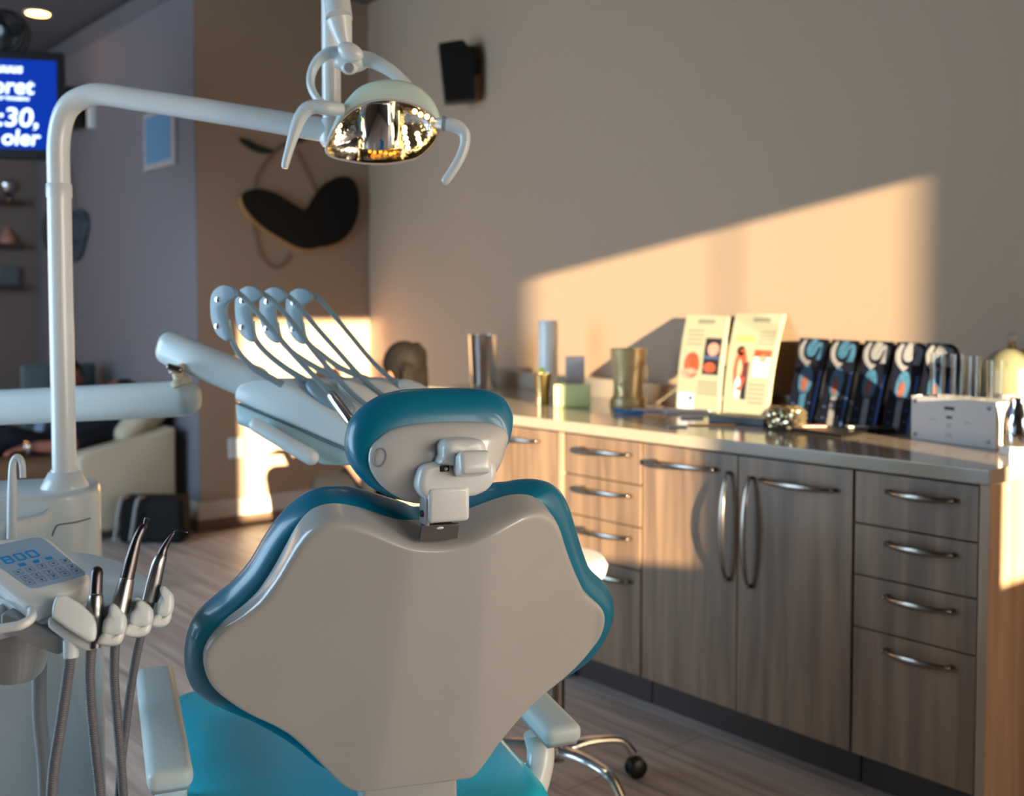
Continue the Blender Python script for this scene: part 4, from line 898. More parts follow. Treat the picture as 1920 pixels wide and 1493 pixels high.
# black tray with odds and ends
q4 = [W3(1472, 806), (W3(1580, 822)), W3(1668, 802), W3(1560, 788)]
t = thing('black_tray', 'flat black tray lying in front of the dark packets', 'tray', sum(q4, V((0, 0, 0)))/4)
ob('tray_base', MB().prism(q4, Z*.006, r=.001), M['black'], t, 0)
for i in range(4):
    a_, b_ = q4[i], q4[(i+1) % 4]; ob('tray_rim', MB().tube([a_+Z*.007, b_+Z*.007], .004, n=8, smooth=False), M['black'], t, 40)
def onp(x_, y_, z_): return onz(x_, y_, z_)
for px_, py_, w_, m_, lb, nm in [(1525, 799, .05, 'photoP', 'rosy card lying in the black tray', 'small_card'), (1612, 800, .055, 'paper', 'white card lying in the black tray', 'small_card')]:
    c_ = onz(px_, py_, ZT+.012); single(nm, MB().box(c_, (w_*1.5, w_*.7, .005), (vr, vh, Z), r=.001), M[m_], lb, 'card', 0)
c_ = onz(1655, 800, ZT+.02); single('round_dish', MB().lathe(V((c_.x, c_.y, ZT)), [(.001, 0), (.022, 0), (.034, .018), (.032, .019), (.02, .005), (.001, .004)], Z, 32), M['black'], 'small round dark dish touching the black tray', 'dish')
# five dark packets in a row, leaning back
pk = [((1472, 795), (1521, 799), (1500, 633), (1556, 636)), ((1530, 802), (1578, 806), (1560, 636), (1613, 639)), ((1590, 806), (1640, 810), (1622, 638), (1677, 641)),
      ((1652, 812), (1704, 815), (1682, 641), (1738, 643)), ((1716, 817), (1768, 820), (1738, 643), (1797, 646))]
pl_lab = ['dark packet nearest the crystal bowl, tallest curl print', 'dark packet second along from the crystal bowl, blue curl print', 'dark packet in the middle of the row of five', 'dark packet just clear of the white acrylic box', 'dark packet half hidden behind drinking glasses']
for i, (bl, br_, tl, tr_) in enumerate(pk):
    wb = W3(*bl); wr = W3(*br_); wtl = onw(*tl, off=.03)
    n_ = (wr-wb).cross(wtl-wb).normalized()
    if n_.dot(EYE-wb) < 0: n_ = -n_
    f = Fr(wb, n_, Z); P_ = f.tr([bl, br_, tr_, tl])
    def S(s_, q, w_=0):
        u_ = (P_[0][0]*(1-s_)+P_[1][0]*s_)*(1-q)+(P_[3][0]*(1-s_)+P_[2][0]*s_)*q; v_ = (P_[0][1]*(1-s_)+P_[1][1]*s_)*(1-q)+(P_[3][1]*(1-s_)+P_[2][1]*s_)*q
        return f.W(u_, v_, w_)
    t = thing('toothbrush_packet', pl_lab[i], 'packet', wb, group='dark toothbrush packets')
    ob('carton', MB().prism([S(0, 0), S(.98, 0), S(.98, 1), S(0, 1)], -f.n*.022, r=.0015), M['pkt'], t, 0)
    ob('edge_stripe', MB().prism([S(.88, 0, .0004), S(.975, 0, .0004), S(.975, .62, .0004), S(.88, .62, .0004)], f.n*.0006), M['pktb'], t, 0)
    def ov(sc_, qc, rs, rq, m_, w_, nm):
        ob(nm, MB().prism([S(sc_+rs*math.cos(2*math.pi*j/24), qc+rq*math.sin(2*math.pi*j/24), w_) for j in range(24)], f.n*.0006), M[m_], t, 0)
    ov(.46, .50, .24, .17, 'pktc', .0004, 'window_print'); ov(.44, .46, .12, .09, 'pktr', .0012, 'window_print')
    ob('window_print', MB().prism([S(.38, .03, .0004), S(.60, .03, .0004), S(.56, .38, .0004), S(.36, .38, .0004)], f.n*.0006), M['pktp' if i else 'pktc'], t, 0)
    cu_ = [(.22, .97), (.12, .88), (.16, .78), (.30, .72), (.46, .69)]
    ob('curl_print', MB().tube([S(a_, b_, .001) for a_, b_ in cu_], [.006, .009, .008, .008, .013], n=8, ry=.0008, up=f.n), M['pktp'], t, 40)
    cu_ = [(.56, .98), (.42, .90), (.40, .82), (.52, .80), (.62, .90), (.74, .93), (.84, .88), (.78, .74)]
    ob('curl_print', MB().tube([S(a_, b_, .0016) for a_, b_ in cu_], [.013, .012, .009, .009, .009, .008, .010, .011], n=8, ry=.0008, up=f.n), M['pktc' if i < 2 else 'pktp'], t, 40)
    for (a_, b_) in ((.16, .22), (.74, .24), (.76, .12), (.18, .10)):
        ob('small_print', MB().prism([S(a_-.06, b_, .0004), S(a_+.06, b_, .0004), S(a_+.06, b_+.012, .0004), S(a_-.06, b_+.012, .0004)], f.n*.0005), M['pktb'], t, 0)
# acrylic box with drinking glasses
bl = W3(1709, 822); br_ = W3(1868, 843); d_ = (br_-bl); ax_ = d_.normalized(); ay_ = Z.cross(ax_).normalized(); bh = up_at(bl, 741); bd = .11
t = thing('acrylic_box', 'white acrylic box with corner screws and a dark slot, holding drinking glasses', 'box', bl)
ob('front_plate', MB().box((bl+br_)/2+Z*(bh/2), (d_.length, .006, bh), (ax_, ay_, Z), r=.001), M['paper'], t, 0)
ob('back_plate', MB().box((bl+br_)/2+ay_*bd+Z*(bh/2), (d_.length, .005, bh), (ax_, ay_, Z), r=.001), M['acryl'], t, 0)
for e_ in (bl+ax_*.003, br_-ax_*.003): ob('side_plate', MB().box(e_+ay_*(bd/2)+Z*(bh/2), (.005, bd-.007, bh), (ax_, ay_, Z), r=.001), M['acryl'], t, 0)
ob('base_plate', MB().box((bl+br_)/2+ay_*(bd/2)+Z*.002, (d_.length, bd, .004), (ax_, ay_, Z)), M['acryl'], t, 0)
BXF = Fr(bl, -ay_ if (-ay_).dot(EYE-bl) > 0 else ay_, Z); L_ = d_.length
for s_, q in ((.06, .88), (.06, .12), (.92, .86), (.92, .14)):
    c_ = bl+ax_*(L_*s_)+Z*(bh*q)-ay_*.003; ob('corner_screw', MB().lathe(c_, [(.0001, 0), (.006, 0), (.005, .004), (.0001, .005)], -ay_, 16), M['toold'], t, 40)
ob('slot', MB().box(bl+ax_*(L_*.47)+Z*(bh*.78)-ay_*.0035, (.034, .002, .009), (ax_, ay_, Z)), M['darkslot'], t, 0)
ob('slot', MB().box(bl+ax_*(L_*.47)+Z*(bh*.58)-ay_*.0035, (.020, .002, .007), (ax_, ay_, Z)), M['darkslot'], t, 0)
for s_, q, w_ in ((.27, .50, .02), (.68, .50, .02), (.47, .42, .02), (.47, .36, .016), (.47, .22, .022), (.47, .16, .022)):
    ob('small_print', MB().box(bl+ax_*(L_*s_)+Z*(bh*q)-ay_*.0035, (w_, .0015, .0035), (ax_, ay_, Z)), M['greyp'], t, 0)
def glass(c_, r_, h_, label):
    single('drinking_glass', MB().lathe(c_, [(.0005, .0), (r_*.8, 0), (r_, h_), (r_*.95, h_), (r_*.76, .008), (.0005, .008)], Z, 40), M['glass'], label, 'glass')
gz = Z*.005
for s_, q, r_, py_, lb in ((.17, .45, .022, 662, 'tall clear drinking glass nearest the dark packets'), (.40, .5, .020, 664, 'slim clear glass second in the acrylic box'), (.58, .5, .019, 668, 'slim clear glass third in the acrylic box'), (.84, .5, .027, 676, 'wide clear glass beside the domed jar')):
    c_ = bl+ax_*(L_*s_)+ay_*(bd*q)+gz; glass(c_, r_, up_at(c_, py_), lb)
c_ = bl+ax_*(L_*.62)+ay_*.16; w_ = .06
single('grey_carton', MB().box(V((c_.x, c_.y, ZT))+Z*.07, (w_, .05, .14), (ax_, ay_, Z), r=.002), mat('grey_carton', (128, 118, 118), .6), 'plain grey carton seen through the drinking glasses', 'carton', 0)
# domed jar and thermos
p = V((3.02, 1.32, ZT)); c0_ = dep(p)
dm = thing('domed_jar', 'olive domed jar with a glass knob at the frame edge behind the thermos', 'jar', p)
p = V((3.12, 1.42, ZT)); dm.location = p; dm['_o'] = tuple(p)
r_ = lat(52, dep(p)); zt_ = up_at(p, 652); zb_ = up_at(p, 700)
ob('jar_dome', MB().lathe(p, [(.001, 0), (r_, 0), (r_, zb_)]+[(r_*math.cos(math.pi/2*i/8), zb_+(zt_-zb_)*math.sin(math.pi/2*i/8)) for i in range(1, 9)], Z, 44), M['green'], dm)
ob('knob', MB().lathe(p+Z*(zt_-.002), [(.001, 0), (.014, 0), (.010, .012), (.012, .016), (.008, .02), (.001, .02)], Z, 24), M['gilt'], dm); ob('glass_ball', MB().ball(p+Z*(zt_+.03), .014), M['glass'], dm)
p = onz(1908, 852, ZT); h_ = .022
single('hexagonal_block', MB().lathe(V((p.x, p.y, ZT)), [(.001, 0), (.046, 0), (.042, h_), (.001, h_)], Z, 6), M['white'], 'white six-sided block under the steel thermos', 'block', 0)
p = V((p.x, p.y, ZT+h_)); r_ = .037; h_ = up_at(p, 745)
single('steel_thermos', MB().lathe(p, [(.001, 0), (r_*.95, 0), (r_, .005), (r_, h_*.45), (r_*.88, h_*.68), (r_*.62, h_*.86), (r_*.6, h_*.97), (r_*.5, h_), (.001, h_)], Z, 40), M['chrome'], 'rounded polished steel thermos standing on the white block', 'thermos')

# ------------------------------------------------------------------ on the walls
def wall_speaker(c_, n_, w_, h_, label, mtl='black'):
    t = thing('wall_speaker', label, 'speaker', c_); s_ = Z.cross(n_).normalized()
    ob('cabinet', MB().box(c_+n_*.12, (w_, .14, h_), (s_, n_, Z), r=.008), M[mtl], t, 0)
    ob('mount', MB().box(c_+n_*.025+s_*.0, (w_*.4, .05, h_*.45), (s_, n_, Z), r=.004), M[mtl], t, 0); return t
sp0 = onw(858, 130, off=0.0); f_ = Fr(sp0, (wn*.7-Y*.7), Z)
t = thing('wall_speaker', 'black box loudspeaker mounted high on the beige counter wall', 'speaker', sp0)
q_ = [(822, 80), (866, 73), (880, 84), (893, 100), (897, 130), (890, 186), (834, 190)]
SPF = Fr(onw(856, 130, off=.16), wn*.55-Y*.83, Z)
ob('cabinet', MB().prism([SPF.W(*u_) for u_ in SPF.tr([(822, 80), (868, 73), (891, 102), (891, 186), (834, 190)])], -SPF.n*.12, r=.006), M['black'], t, 0)
ob('mount', MB().prism([SPF.W(*u_, -.05) for u_ in SPF.tr([(868, 82), (886, 84), (888, 104), (899, 106), (899, 138), (868, 140)])], (onw(880, 110)-SPF.W(*SPF.hit(880, 110), -.05)), r=.003), M['black'], t, 0)
c_ = onx(158, 208, 2.546); f_ = -X
t = thing('wall_speaker', 'black loudspeaker on a pale bracket beyond the bent lamp pole', 'speaker', c_)
ob('cabinet', MB().box(c_-X*.13, (.16, .26, .27), (X, Y, Z), r=.01), M['black'], t, 0); ob('mount', MB().box(c_-X*.02-Y*.2, (.05, .05, .30), (X, Y, Z), r=.01), M['white'], t, 0)
def wf(px, x=2.538): return [onx(a_, b_, x) for a_, b_ in px]
o_ = wf([(277, 206), (333, 212), (331, 308), (275, 320)]); i_ = wf([(283, 214), (325, 219), (323, 302), (281, 311)], 2.530)
t = thing('framed_picture', 'blue poster in a pale frame on the shaded alcove wall', 'picture', o_[0])
o_ = [onx(277, 206, 2.546), onx(333, 212, 2.546), onx(331, 308, 2.546), onx(277, 317, 2.546)]
y0_, y1_ = min(p.y for p in o_), max(p.y for p in o_); z0_, z1_ = 2.15, 2.50
ob('frame', MB().bb((2.520, y0_, z0_), (2.545, y1_, z1_), r=.004), M['frame'], t, 0); ob('poster', MB().bb((2.516, y0_+.045, z0_+.035), (2.5195, y1_-.045, z1_-.03)), M['pic'], t, 0)
# slate heart-like hanging ornament on alcove wall
OF = Fr(onx(125, 440, 2.54), -X, Z)
t = thing('hanging_ornament', 'slate-coloured oval wall ornament on a cord behind the lamp pole', 'ornament', OF.W(0, 0))
ob('ornament_body', MB().prism([OF.W(*p, 0) for p in smoothpoly(OF.tr([(82, 430), (90, 400), (115, 392), (135, 396), (150, 392), (164, 400), (168, 425), (160, 462), (150, 488), (125, 492), (95, 470), (84, 450)]), 50)], -X*.02, r=.004, ang=50), M['slate'], t, 40)
ob('cord', MB().tube([OF.W(*OF.hit(146, 394), .012), OF.W(*OF.hit(140, 355), .01), OF.W(*OF.hit(134, 310), .004)], .005, n=8), M['stem'], t)
# cherry shaped wall decoration
z5 = lambda L: [(370+.2865*a_, 160+.2865*b_) for a_, b_ in L]
DF = Fr(ony(560, 400, KY-.001), -Y, Z)
ch = z5([(275, 740), (300, 700), (370, 680), (440, 690), (520, 720), (600, 770), (650, 800), (688, 828), (720, 770), (770, 700), (830, 640), (900, 605), (960, 600), (1010, 630), (1035, 680), (1045, 750), (1035, 850), (1000, 940), (940, 1010), (860, 1050), (790, 1060), (720, 1075), (650, 1065), (560, 1020), (460, 960), (380, 900), (310, 820)])
t = thing('wall_decoration', 'black twin-lobed cherry-shaped wall decoration on the sunlit back wall', 'wall decoration', DF.W(0, 0))
pp = smoothpoly(DF.tr(ch), 90)
ob('black_lobes', MB().prism([DF.W(p[0], p[1], .025) for p in pp], DF.n*.008, r=0), M['blackg'], t, 0)
ob('wood_backing', MB().prism([DF.W(p[0]-.006, p[1]-.014, .001) for p in pp], DF.n*.023), M['edgew'], t, 0, label='pale wood backing edge')
for L in ([(265, 350), (320, 355), (380, 385), (440, 410), (500, 430), (450, 448), (390, 440), (320, 405)], [(555, 395), (600, 365), (660, 345), (730, 340), (700, 362), (640, 380), (590, 395)]):
    ob('leaf', MB().prism([DF.W(*p, .003) for p in smoothpoly(DF.tr(z5(L)), 40)], DF.n*.012), M['leafg'], t, 0)
for L in ([(500, 435), (450, 500), (400, 570), (375, 650), (370, 690)], [(640, 420), (680, 500), (720, 580), (745, 640), (770, 700)], [(500, 435), (560, 390), (620, 370)], [(365, 900), (385, 1030), (420, 1130), (500, 1190), (570, 1160), (600, 1100)]):
    ob('stem', MB().tube([DF.W(*p, .006) for p in DF.tr(z5(L))], .007, n=8), M['stem'], t)
# switch plate on the back wall (seen under the arm, blurred)
c_ = ony(440, 840, KY); single('wall_switch', MB().box(c_-Y*.006, (.08, .012, .12), r=.004), M['white'], 'white switch plate low on the sunlit back wall', 'switch', 0)

# ------------------------------------------------------------------ television and fan
TF = Fr(A(60, 197, 5.0), (-fw*.98+rt*.2), Z)
t = thing('television', 'black-framed television with blue text screen hanging from the ceiling', 'television', TF.W(0, 0))
T1 = TF.hit(118, 100); T0 = TF.hit(118, 295); wtv = .95
u1 = T1[0]; v1 = TF.hit(60, 96)[1]; v0 = TF.hit(60, 297)[1]
ob('casing', MB().box(TF.W(u1-wtv/2, (v0+v1)/2, -.03), (wtv, v1-v0, .06), (TF.u, TF.v, TF.n), r=.006), M['black'], t, 0)
ob('screen', MB().box(TF.W(u1-wtv/2, (v0+v1)/2, .001), (wtv-.06, v1-v0-.085, .002), (TF.u, TF.v, TF.n)), M['tvblue'], t, 0)
ob('ceiling_mount', MB().tube([TF.W(u1-wtv/2, v1-.05, -.07), V((*TF.W(u1-wtv/2, 0, -.07).xy, HC))], .02, n=14, smooth=False), M['black'], t)
def tv(s_, px, py, hpx, sx=1., bold=.004, shear=.12):
    # right-aligned: place so that the text ends at px
    size = hpx*5/F*1.35; f0 = TF.hit(px, py)
    o_ = text_mesh('screen_text', s_, size, TF, 0, 0, .003, M['tvtext'], t, shear, .0005, bold, sx)
    xs = [ (v.co+V(o_['_o'])-TF.o).dot(TF.u) for v in o_.data.vertices]; mx_ = max(xs)
    for v in o_.data.vertices: v.co += TF.u*(f0[0]-mx_)+TF.v*f0[1]
tv('buuus', 43, 137, 18, 1.0, .002); tv('loret', 65, 177, 31, 1.0, .002); tv('loremosano', 55, 189, 9, 1., .001, .0); tv('8:30,', 72, 238, 36, 1.05, .002); tv('nd oler', 77, 273, 30, 1.0, .002)
FF = Fr(A(5, 62, 5.1), -fw, Z)
t = thing('desk_fan', 'round black fan perched above the television', 'fan', FF.W(0, 0))
for rr_, w_ in ((.112, 0), (.10, .03), (.075, .04), (.05, .045), (.112, -.04)): ob('guard_ring', MB().tube([FF.W(rr_*math.cos(2*math.pi*j/36), rr_*math.sin(2*math.pi*j/36), w_) for j in range(37)], .0045, n=6, smooth=False), M['black'], t)
g = MB()
for j in range(36): a_ = 2*math.pi*j/36; g.tube([FF.W(.03*math.cos(a_), .03*math.sin(a_), .045), FF.W(.08*math.cos(a_), .08*math.sin(a_), .038), FF.W(.112*math.cos(a_), .112*math.sin(a_), 0), FF.W(.09*math.cos(a_), .09*math.sin(a_), -.05)], .0018, n=5, smooth=False)
ob('guard_wires', g, M['black'], t)
for k in range(4): a_ = math.radians(20+90*k); ob('blade', MB().ell(FF.W(.055*math.cos(a_), .055*math.sin(a_), -.005), FF.u*math.cos(a_)+FF.v*math.sin(a_), (FF.v*math.cos(a_)-FF.u*math.sin(a_)+FF.n*.4).normalized(), (FF.n-(FF.v*math.cos(a_)-FF.u*math.sin(a_))*.4).normalized(), .05, .032, .002), M['black'], t)
ob('hub', MB().lathe(FF.W(0, 0, -.08), [(.001, 0), (.04, 0), (.045, .05), (.03, .06), (.025, .125), (.001, .13)], FF.n, 24), M['greyp'], t)
ob('foot', MB().box(FF.W(0, -.115, -.03), (.09, .02, .06), (FF.u, FF.v, FF.n), r=.004), M['black'], t, 0)
# ceiling downlight
c_ = onz(71, 26, HC-.006)
t = thing('downlight', 'glowing warm round downlight in the ceiling', 'ceiling light', c_)
ob('trim_ring', MB().lathe(c_+Z*.006, [(.07, 0), (.09, 0), (.088, -.008), (.07, -.006)], Z, 36, False, False), M['white'], t); ob('bulb_disc', MB().lathe(c_+Z*.004, [(.0001, 0), (.07, 0), (.07, -.006), (.0001, -.009)], Z, 36), M['bulb'], t)

# ------------------------------------------------------------------ far shelves
for i, (y_, it) in enumerate([(385, 'silver'), (465, 'pink'), (541, 'grey')]):
    q_ = ony(22, y_, YF); z_ = q_.z; y1_ = YF
    lb = ['dark wall shelf highest on the far wall', 'dark wall shelf in the middle of the far wall', 'dark wall shelf lowest on the far wall'][i]
    single('wall_shelf', MB().bb((q_.x-.7, YF-.22, z_-.02), (q_.x+.03, YF-.001, z_+.02)), M['carc'], lb, 'shelf', 0)
    s0_ = V((q_.x-.06, YF-.12, z_+.021))
    if i == 0: single('silver_ornament', MB().lathe(s0_, [(.001, 0), (.05, 0), (.02, .03), (.055, .09), (.06, .13), (.02, .17), (.001, .175)], Z, 24), M['chrome'], 'silver ornament on the highest far shelf', 'ornament')
    elif i == 1: single('pink_jar', MB().lathe(s0_, [(.001, 0), (.06, 0), (.065, .05), (.03, .09), (.02, .12), (.001, .12)], Z, 24), M['photoP'], 'small rosy jar on the middle far shelf', 'jar')
    else: single('grey_box', MB().box(s0_+Z*.07, (.14, .1, .14), r=.004), mat('grey_green', (92, 104, 112), .5), 'grey box with red mark on the lowest far shelf', 'box', 0)

# ------------------------------------------------------------------ recliner, bag and the two people on the left
RP0 = 5.95                                         # near side plane of the recliner
def R3(x_, y_, dy=0.): return ony(x_, y_, RP0+dy)
rc = thing('recliner', 'cream leather recliner with cushion, standing in the alcove', 'armchair', R3(235, 1000))
zf = lambda p: V((p.x, p.y, max(p.z, .03)))
side = [R3(147, 862), R3(160, 850), R3(215, 835), R3(300, 812), R3(330, 800), R3(332, 1015), R3(150, 1015)]
side = [V((p.x, p.y, max(p.z, .05))) for p in side]
ob('side_panel', MB().prism(side, Y*.16, r=.02, ang=30), M['cream'], rc, 50); 
ob('side_panel', MB().prism([p+Y*.75 for p in side], Y*.16, r=.02, ang=30), M['cream'], rc, 50)
a_ = R3(150, 925); ob('seat', MB().bb((a_.x-.02, RP0+.165, .12), (a_.x+.62, RP0+.745, .42), r=.05), M['cream'], rc, 50)
b0 = R3(215, 830, .18); bx_ = (V((.5, 0, .55))).normalized(); bz_ = V((-bx_.z, 0, bx_.x))
ob('backrest', MB().box(V((b0.x+.13, RP0+.455, b0.z+.03)), (.58, .56, .17), (bx_, Y, bz_), r=.06, seg=4), M['cream'], rc, 50)
ob('head_cushion', MB().box(V((R3(262, 800, .1).x, RP0+.33, R3(262, 800, .1).z)), (.26, .42, .11), (V((.78, 0, .62)).normalized(), Y, V((-.62, 0, .78)).normalized()), r=.05, seg=4), M['cream'], rc, 50, label='loose cream cushion')
ob('foot_section', MB().box(V((a_.x-.40, RP0+.455, .40)), (.75, .56, .15), (X, Y, Z), r=.06, seg=4), M['tan'], rc, 50, label='brown leg section')
ob('foot_frame', MB().bb((a_.x-.72, RP0+.2, .02), (a_.x-.04, RP0+.72, .33), r=.03), M['tan'], rc, 50)
for yy in (.06, .84):
    for xx in (a_.x+.06, a_.x+.6): ob('foot', MB().bb((xx, RP0+yy-.02, 0), (xx+.05, RP0+yy+.03, .06)), M['black'], rc, 0)
bg0 = onz(282, 1015, 0); w_ = .36
t = thing('handbag', 'black bag with two pale looped straps on the floor beside the recliner', 'bag', bg0)
ob('bag_body', MB().box(V((bg0.x+.02, bg0.y-.02, .13)), (w_, .17, .255), (rt, fwd_h, Z), r=.035, seg=4), M['clblack'], t, 50)
for s_ in (-.12, -.03):
    q0_ = V((bg0.x, bg0.y, 0))-fwd_h*.125; ob('strap', MB().tube([q0_+rt*(s_-.035)+Z*.03, q0_+rt*(s_-.02)+Z*.12, q0_+rt*s_+Z*.235, q0_+rt*(s_+.012)+Z*.262+fwd_h*.04, q0_+rt*(s_+.02)+Z*.24+fwd_h*.12], .009, n=8), M['greyp'], t)
# reclining person: head towards the cushion, legs towards the left
def RX(px, py, dy): return ony(px, py, RP0+dy)
hip = RX(110, 850, .46); che = RX(205, 800, .46); hea = RX(228, 745, .46); kne = RX(10, 820, .46)
t = thing('person', 'person in dark navy clothes lying back in the cream recliner, hands resting in front', 'person', hip)
hipL = hip+Y*.09; hipR = hip-Y*.09
def cap(a_, b_, r0, r1): return lambda mb: mb.capsule(a_, b_, r0, r1)
def el(c_, rx, ry, rz, ax=(X, Y, Z)): return lambda mb: mb.ell(c_, ax[0], ax[1], ax[2], rx, ry, rz)
wr_n = RX(60, 838, .2); wr_f = RX(30, 822, .6)
def handparts(w, d_, up_, side_):
    L = [el(w+d_*.05, .05, .042, .018, (d_, side_, up_))]
    for j, (o_, l_) in enumerate(((-.03, .06), (-.011, .072), (.009, .07), (.028, .052))):
        b_ = w+d_*.09+side_*o_; L += [cap(b_, b_+d_*l_*.5-up_*.006, .009, .0085), cap(b_+d_*l_*.5-up_*.006, b_+d_*l_*.85-up_*.026, .0085, .0075)]
    L += [cap(w+d_*.03+side_*.035, w+d_*.07+side_*.065-up_*.01, .011, .009)]; return L
dn = V((-.95, 0, -.1)).normalized()
elb = RX(110, 838, .16); elf = RX(90, 820, .70)
body = [cap(che, che.lerp(hip, .6), .15, .14), cap(che.lerp(hip, .6), hip, .14, .145), cap(che, hea-Z*.03, .065, .055), el(hea, .095, .075, .115, ((bx_*1).normalized(), Y, bz_)), cap(hea+bz_*.07-X*.01, hea+bz_*.10-bx_*.01, .018, .014),
        cap(hipR, kne-Y*.1, .085, .06), cap(hipL, kne+Y*.1, .085, .06), cap(kne-Y*.1, kne-Y*.1+V((-.38, 0, -.12)), .06, .045), cap(kne+Y*.1, kne+Y*.1+V((-.38, 0, -.12)), .06, .045),
        cap(che-Y*.17, elb, .058, .045), cap(elb, wr_n, .042, .028), cap(che+Y*.17, elf, .058, .045), cap(elf, wr_f, .042, .028)]
body += handparts(wr_n, dn, Z, Y)+handparts(wr_f, dn, Z, -Y)
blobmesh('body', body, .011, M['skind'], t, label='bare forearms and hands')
blobmesh('clothing', [cap(che, che.lerp(hip, .6), .165, .155), cap(che.lerp(hip, .6), hip, .155, .16), cap(hipR, kne-Y*.1, .098, .073), cap(hipL, kne+Y*.1, .098, .073), cap(kne-Y*.1, kne-Y*.1+V((-.34, 0, -.11)), .072, .056), cap(kne+Y*.1, kne+Y*.1+V((-.34, 0, -.11)), .072, .056), cap(che-Y*.17, (che-Y*.17).lerp(elb, .7), .07, .06), cap(che+Y*.17, (che+Y*.17).lerp(elf, .7), .07, .06), cap(che-Y*.15, che+Y*.15, .09, .09)], .013, M['navy'], t, label='dark navy clothes')
blobmesh('hair', [el(hea+bx_*.025-bz_*.015, .10, .088, .112, (bx_, Y, bz_)), el(hea+bx_*.07-bz_*.05, .06, .07, .05, (bx_, Y, bz_))], .01, M['hairk'], t)
cw = wr_n+dn*.03
single('wristwatch', MB().lathe(cw-dn*.01, [(.034, 0), (.038, .002), (.038, .02), (.034, .022), (.033, .011)], dn, 28, False, False).ell(cw-Y*.036+Z*.008, X, Y, Z, .02, .008, .02), M['chrome'], 'shiny silver watch on the reclining person wrist', 'watch')
# second person sitting beyond
SP = RX(132, 800, 1.2); SP = V((SP.x, SP.y, .0)); hd_ = RX(132, 712, 1.2)
t = thing('person', 'seated person with dark hair and pale blue top beyond the lamp pole', 'person', SP)
tor = V((SP.x, SP.y, .62)); nk = hd_-Z*.16; hp_ = V((SP.x, SP.y, .52))
bodyB = [cap(hp_, nk-Z*.12, .15, .13), cap(nk-Z*.1-X*.13, nk-Z*.1+X*.13, .07, .07), cap(nk-Z*.06, hd_-Z*.03, .055, .05), el(hd_, .078, .095, .115), cap(hd_-Y*.09-Z*.01, hd_-Y*.105-Z*.03, .014, .016), el(hd_+X*.08-Z*.01, .012, .018, .03), el(hd_-X*.08-Z*.01, .012, .018, .03)]
for s_ in (-1, 1):
    k_ = hp_+X*(.10*s_)-Y*.37+Z*.02; bodyB += [cap(hp_+X*(.09*s_), k_, .085, .06), cap(k_, V((k_.x, k_.y+.02, .09)), .058, .042), cap(V((k_.x, k_.y+.03, .05)), V((k_.x, k_.y-.14, .035)), .04, .032)]
    e_ = nk-Z*.36+X*(.22*s_); w__ = hp_+X*(.10*s_)-Y*.3+Z*.11; bodyB += [cap(nk-Z*.1+X*(.15*s_), e_, .055, .042), cap(e_, w__, .04, .028)]+handparts(w__, -Y, Z, X*s_)
blobmesh('body', bodyB, .012, M['skind'], t)
clb = [cap(hp_, nk-Z*.12, .165, .145), cap(nk-Z*.11-X*.13, nk-Z*.11+X*.13, .08, .08)]
for s_ in (-1, 1): clb.append(cap(nk-Z*.1+X*(.15*s_), (nk-Z*.1+X*(.15*s_)).lerp(nk-Z*.36+X*(.22*s_), .9), .068, .056))
blobmesh('top', clb, .014, M['clblue'], t, label='pale blue top')
tr = []
for s_ in (-1, 1):
    k_ = hp_+X*(.10*s_)-Y*.37+Z*.02; tr += [cap(hp_+X*(.09*s_)+Z*.0, k_, .10, .075), cap(k_, V((k_.x, k_.y+.02, .13)), .073, .055)]
blobmesh('trousers', tr, .014, M['navy'], t)
blobmesh('hair', [el(hd_+Z*.025+Y*.02, .09, .10, .115), el(hd_+Y*.07-Z*.08, .08, .045, .13)], .011, M['hairk'], t)
t = thing('waiting_chair', 'grey upholstered chair under the seated person behind the recliner', 'chair', V((SP.x, SP.y, 0)))
ob('seat', MB().box((SP.x, SP.y-.08, .37), (.5, .5, .08), r=.02), M['clblack'], t, 40); ob('backrest', MB().box((SP.x, SP.y+.22, .68), (.48, .06, .5), r=.02), mat('teal_grey_cloth', (84, 104, 106), .8), t, 40)
for sx_ in (-.21, .21):
    for sy_ in (-.28, .2): ob('leg', MB().tube([(SP.x+sx_, SP.y+sy_, 0), (SP.x+sx_, SP.y+sy_, .34)], .013, n=10, smooth=False), M['steel'], t)

# ------------------------------------------------------------------ person at the desk end
HP = A(752, 692, 4.98); t = thing('person', 'person with brown pinned-up hair and black clothes sitting past the far end of the worktop', 'person', V((HP.x, HP.y, .47)))
fd = V((-.38, .92, 0)).normalized(); sd_ = V((fd.y, -fd.x, 0))       # faces away
nk = HP-Z*.17-fd*.02; hp_ = V((HP.x-fd.x*.05, HP.y-fd.y*.05, .44))
bodyC = [cap(hp_, nk-Z*.13, .15, .125), cap(nk-Z*.1-sd_*.12, nk-Z*.1+sd_*.12, .065, .065), cap(nk-Z*.05, HP-Z*.03, .052, .05), el(HP, .08, .098, .12, (sd_, fd, Z)), cap(HP+fd*.09-Z*.015, HP+fd*.108-Z*.03, .012, .014), el(HP-sd_*.077-Z*.012, .012, .02, .03, (sd_, fd, Z)), el(HP+sd_*.077-Z*.012, .012, .02, .03, (sd_, fd, Z))]
lgs = []
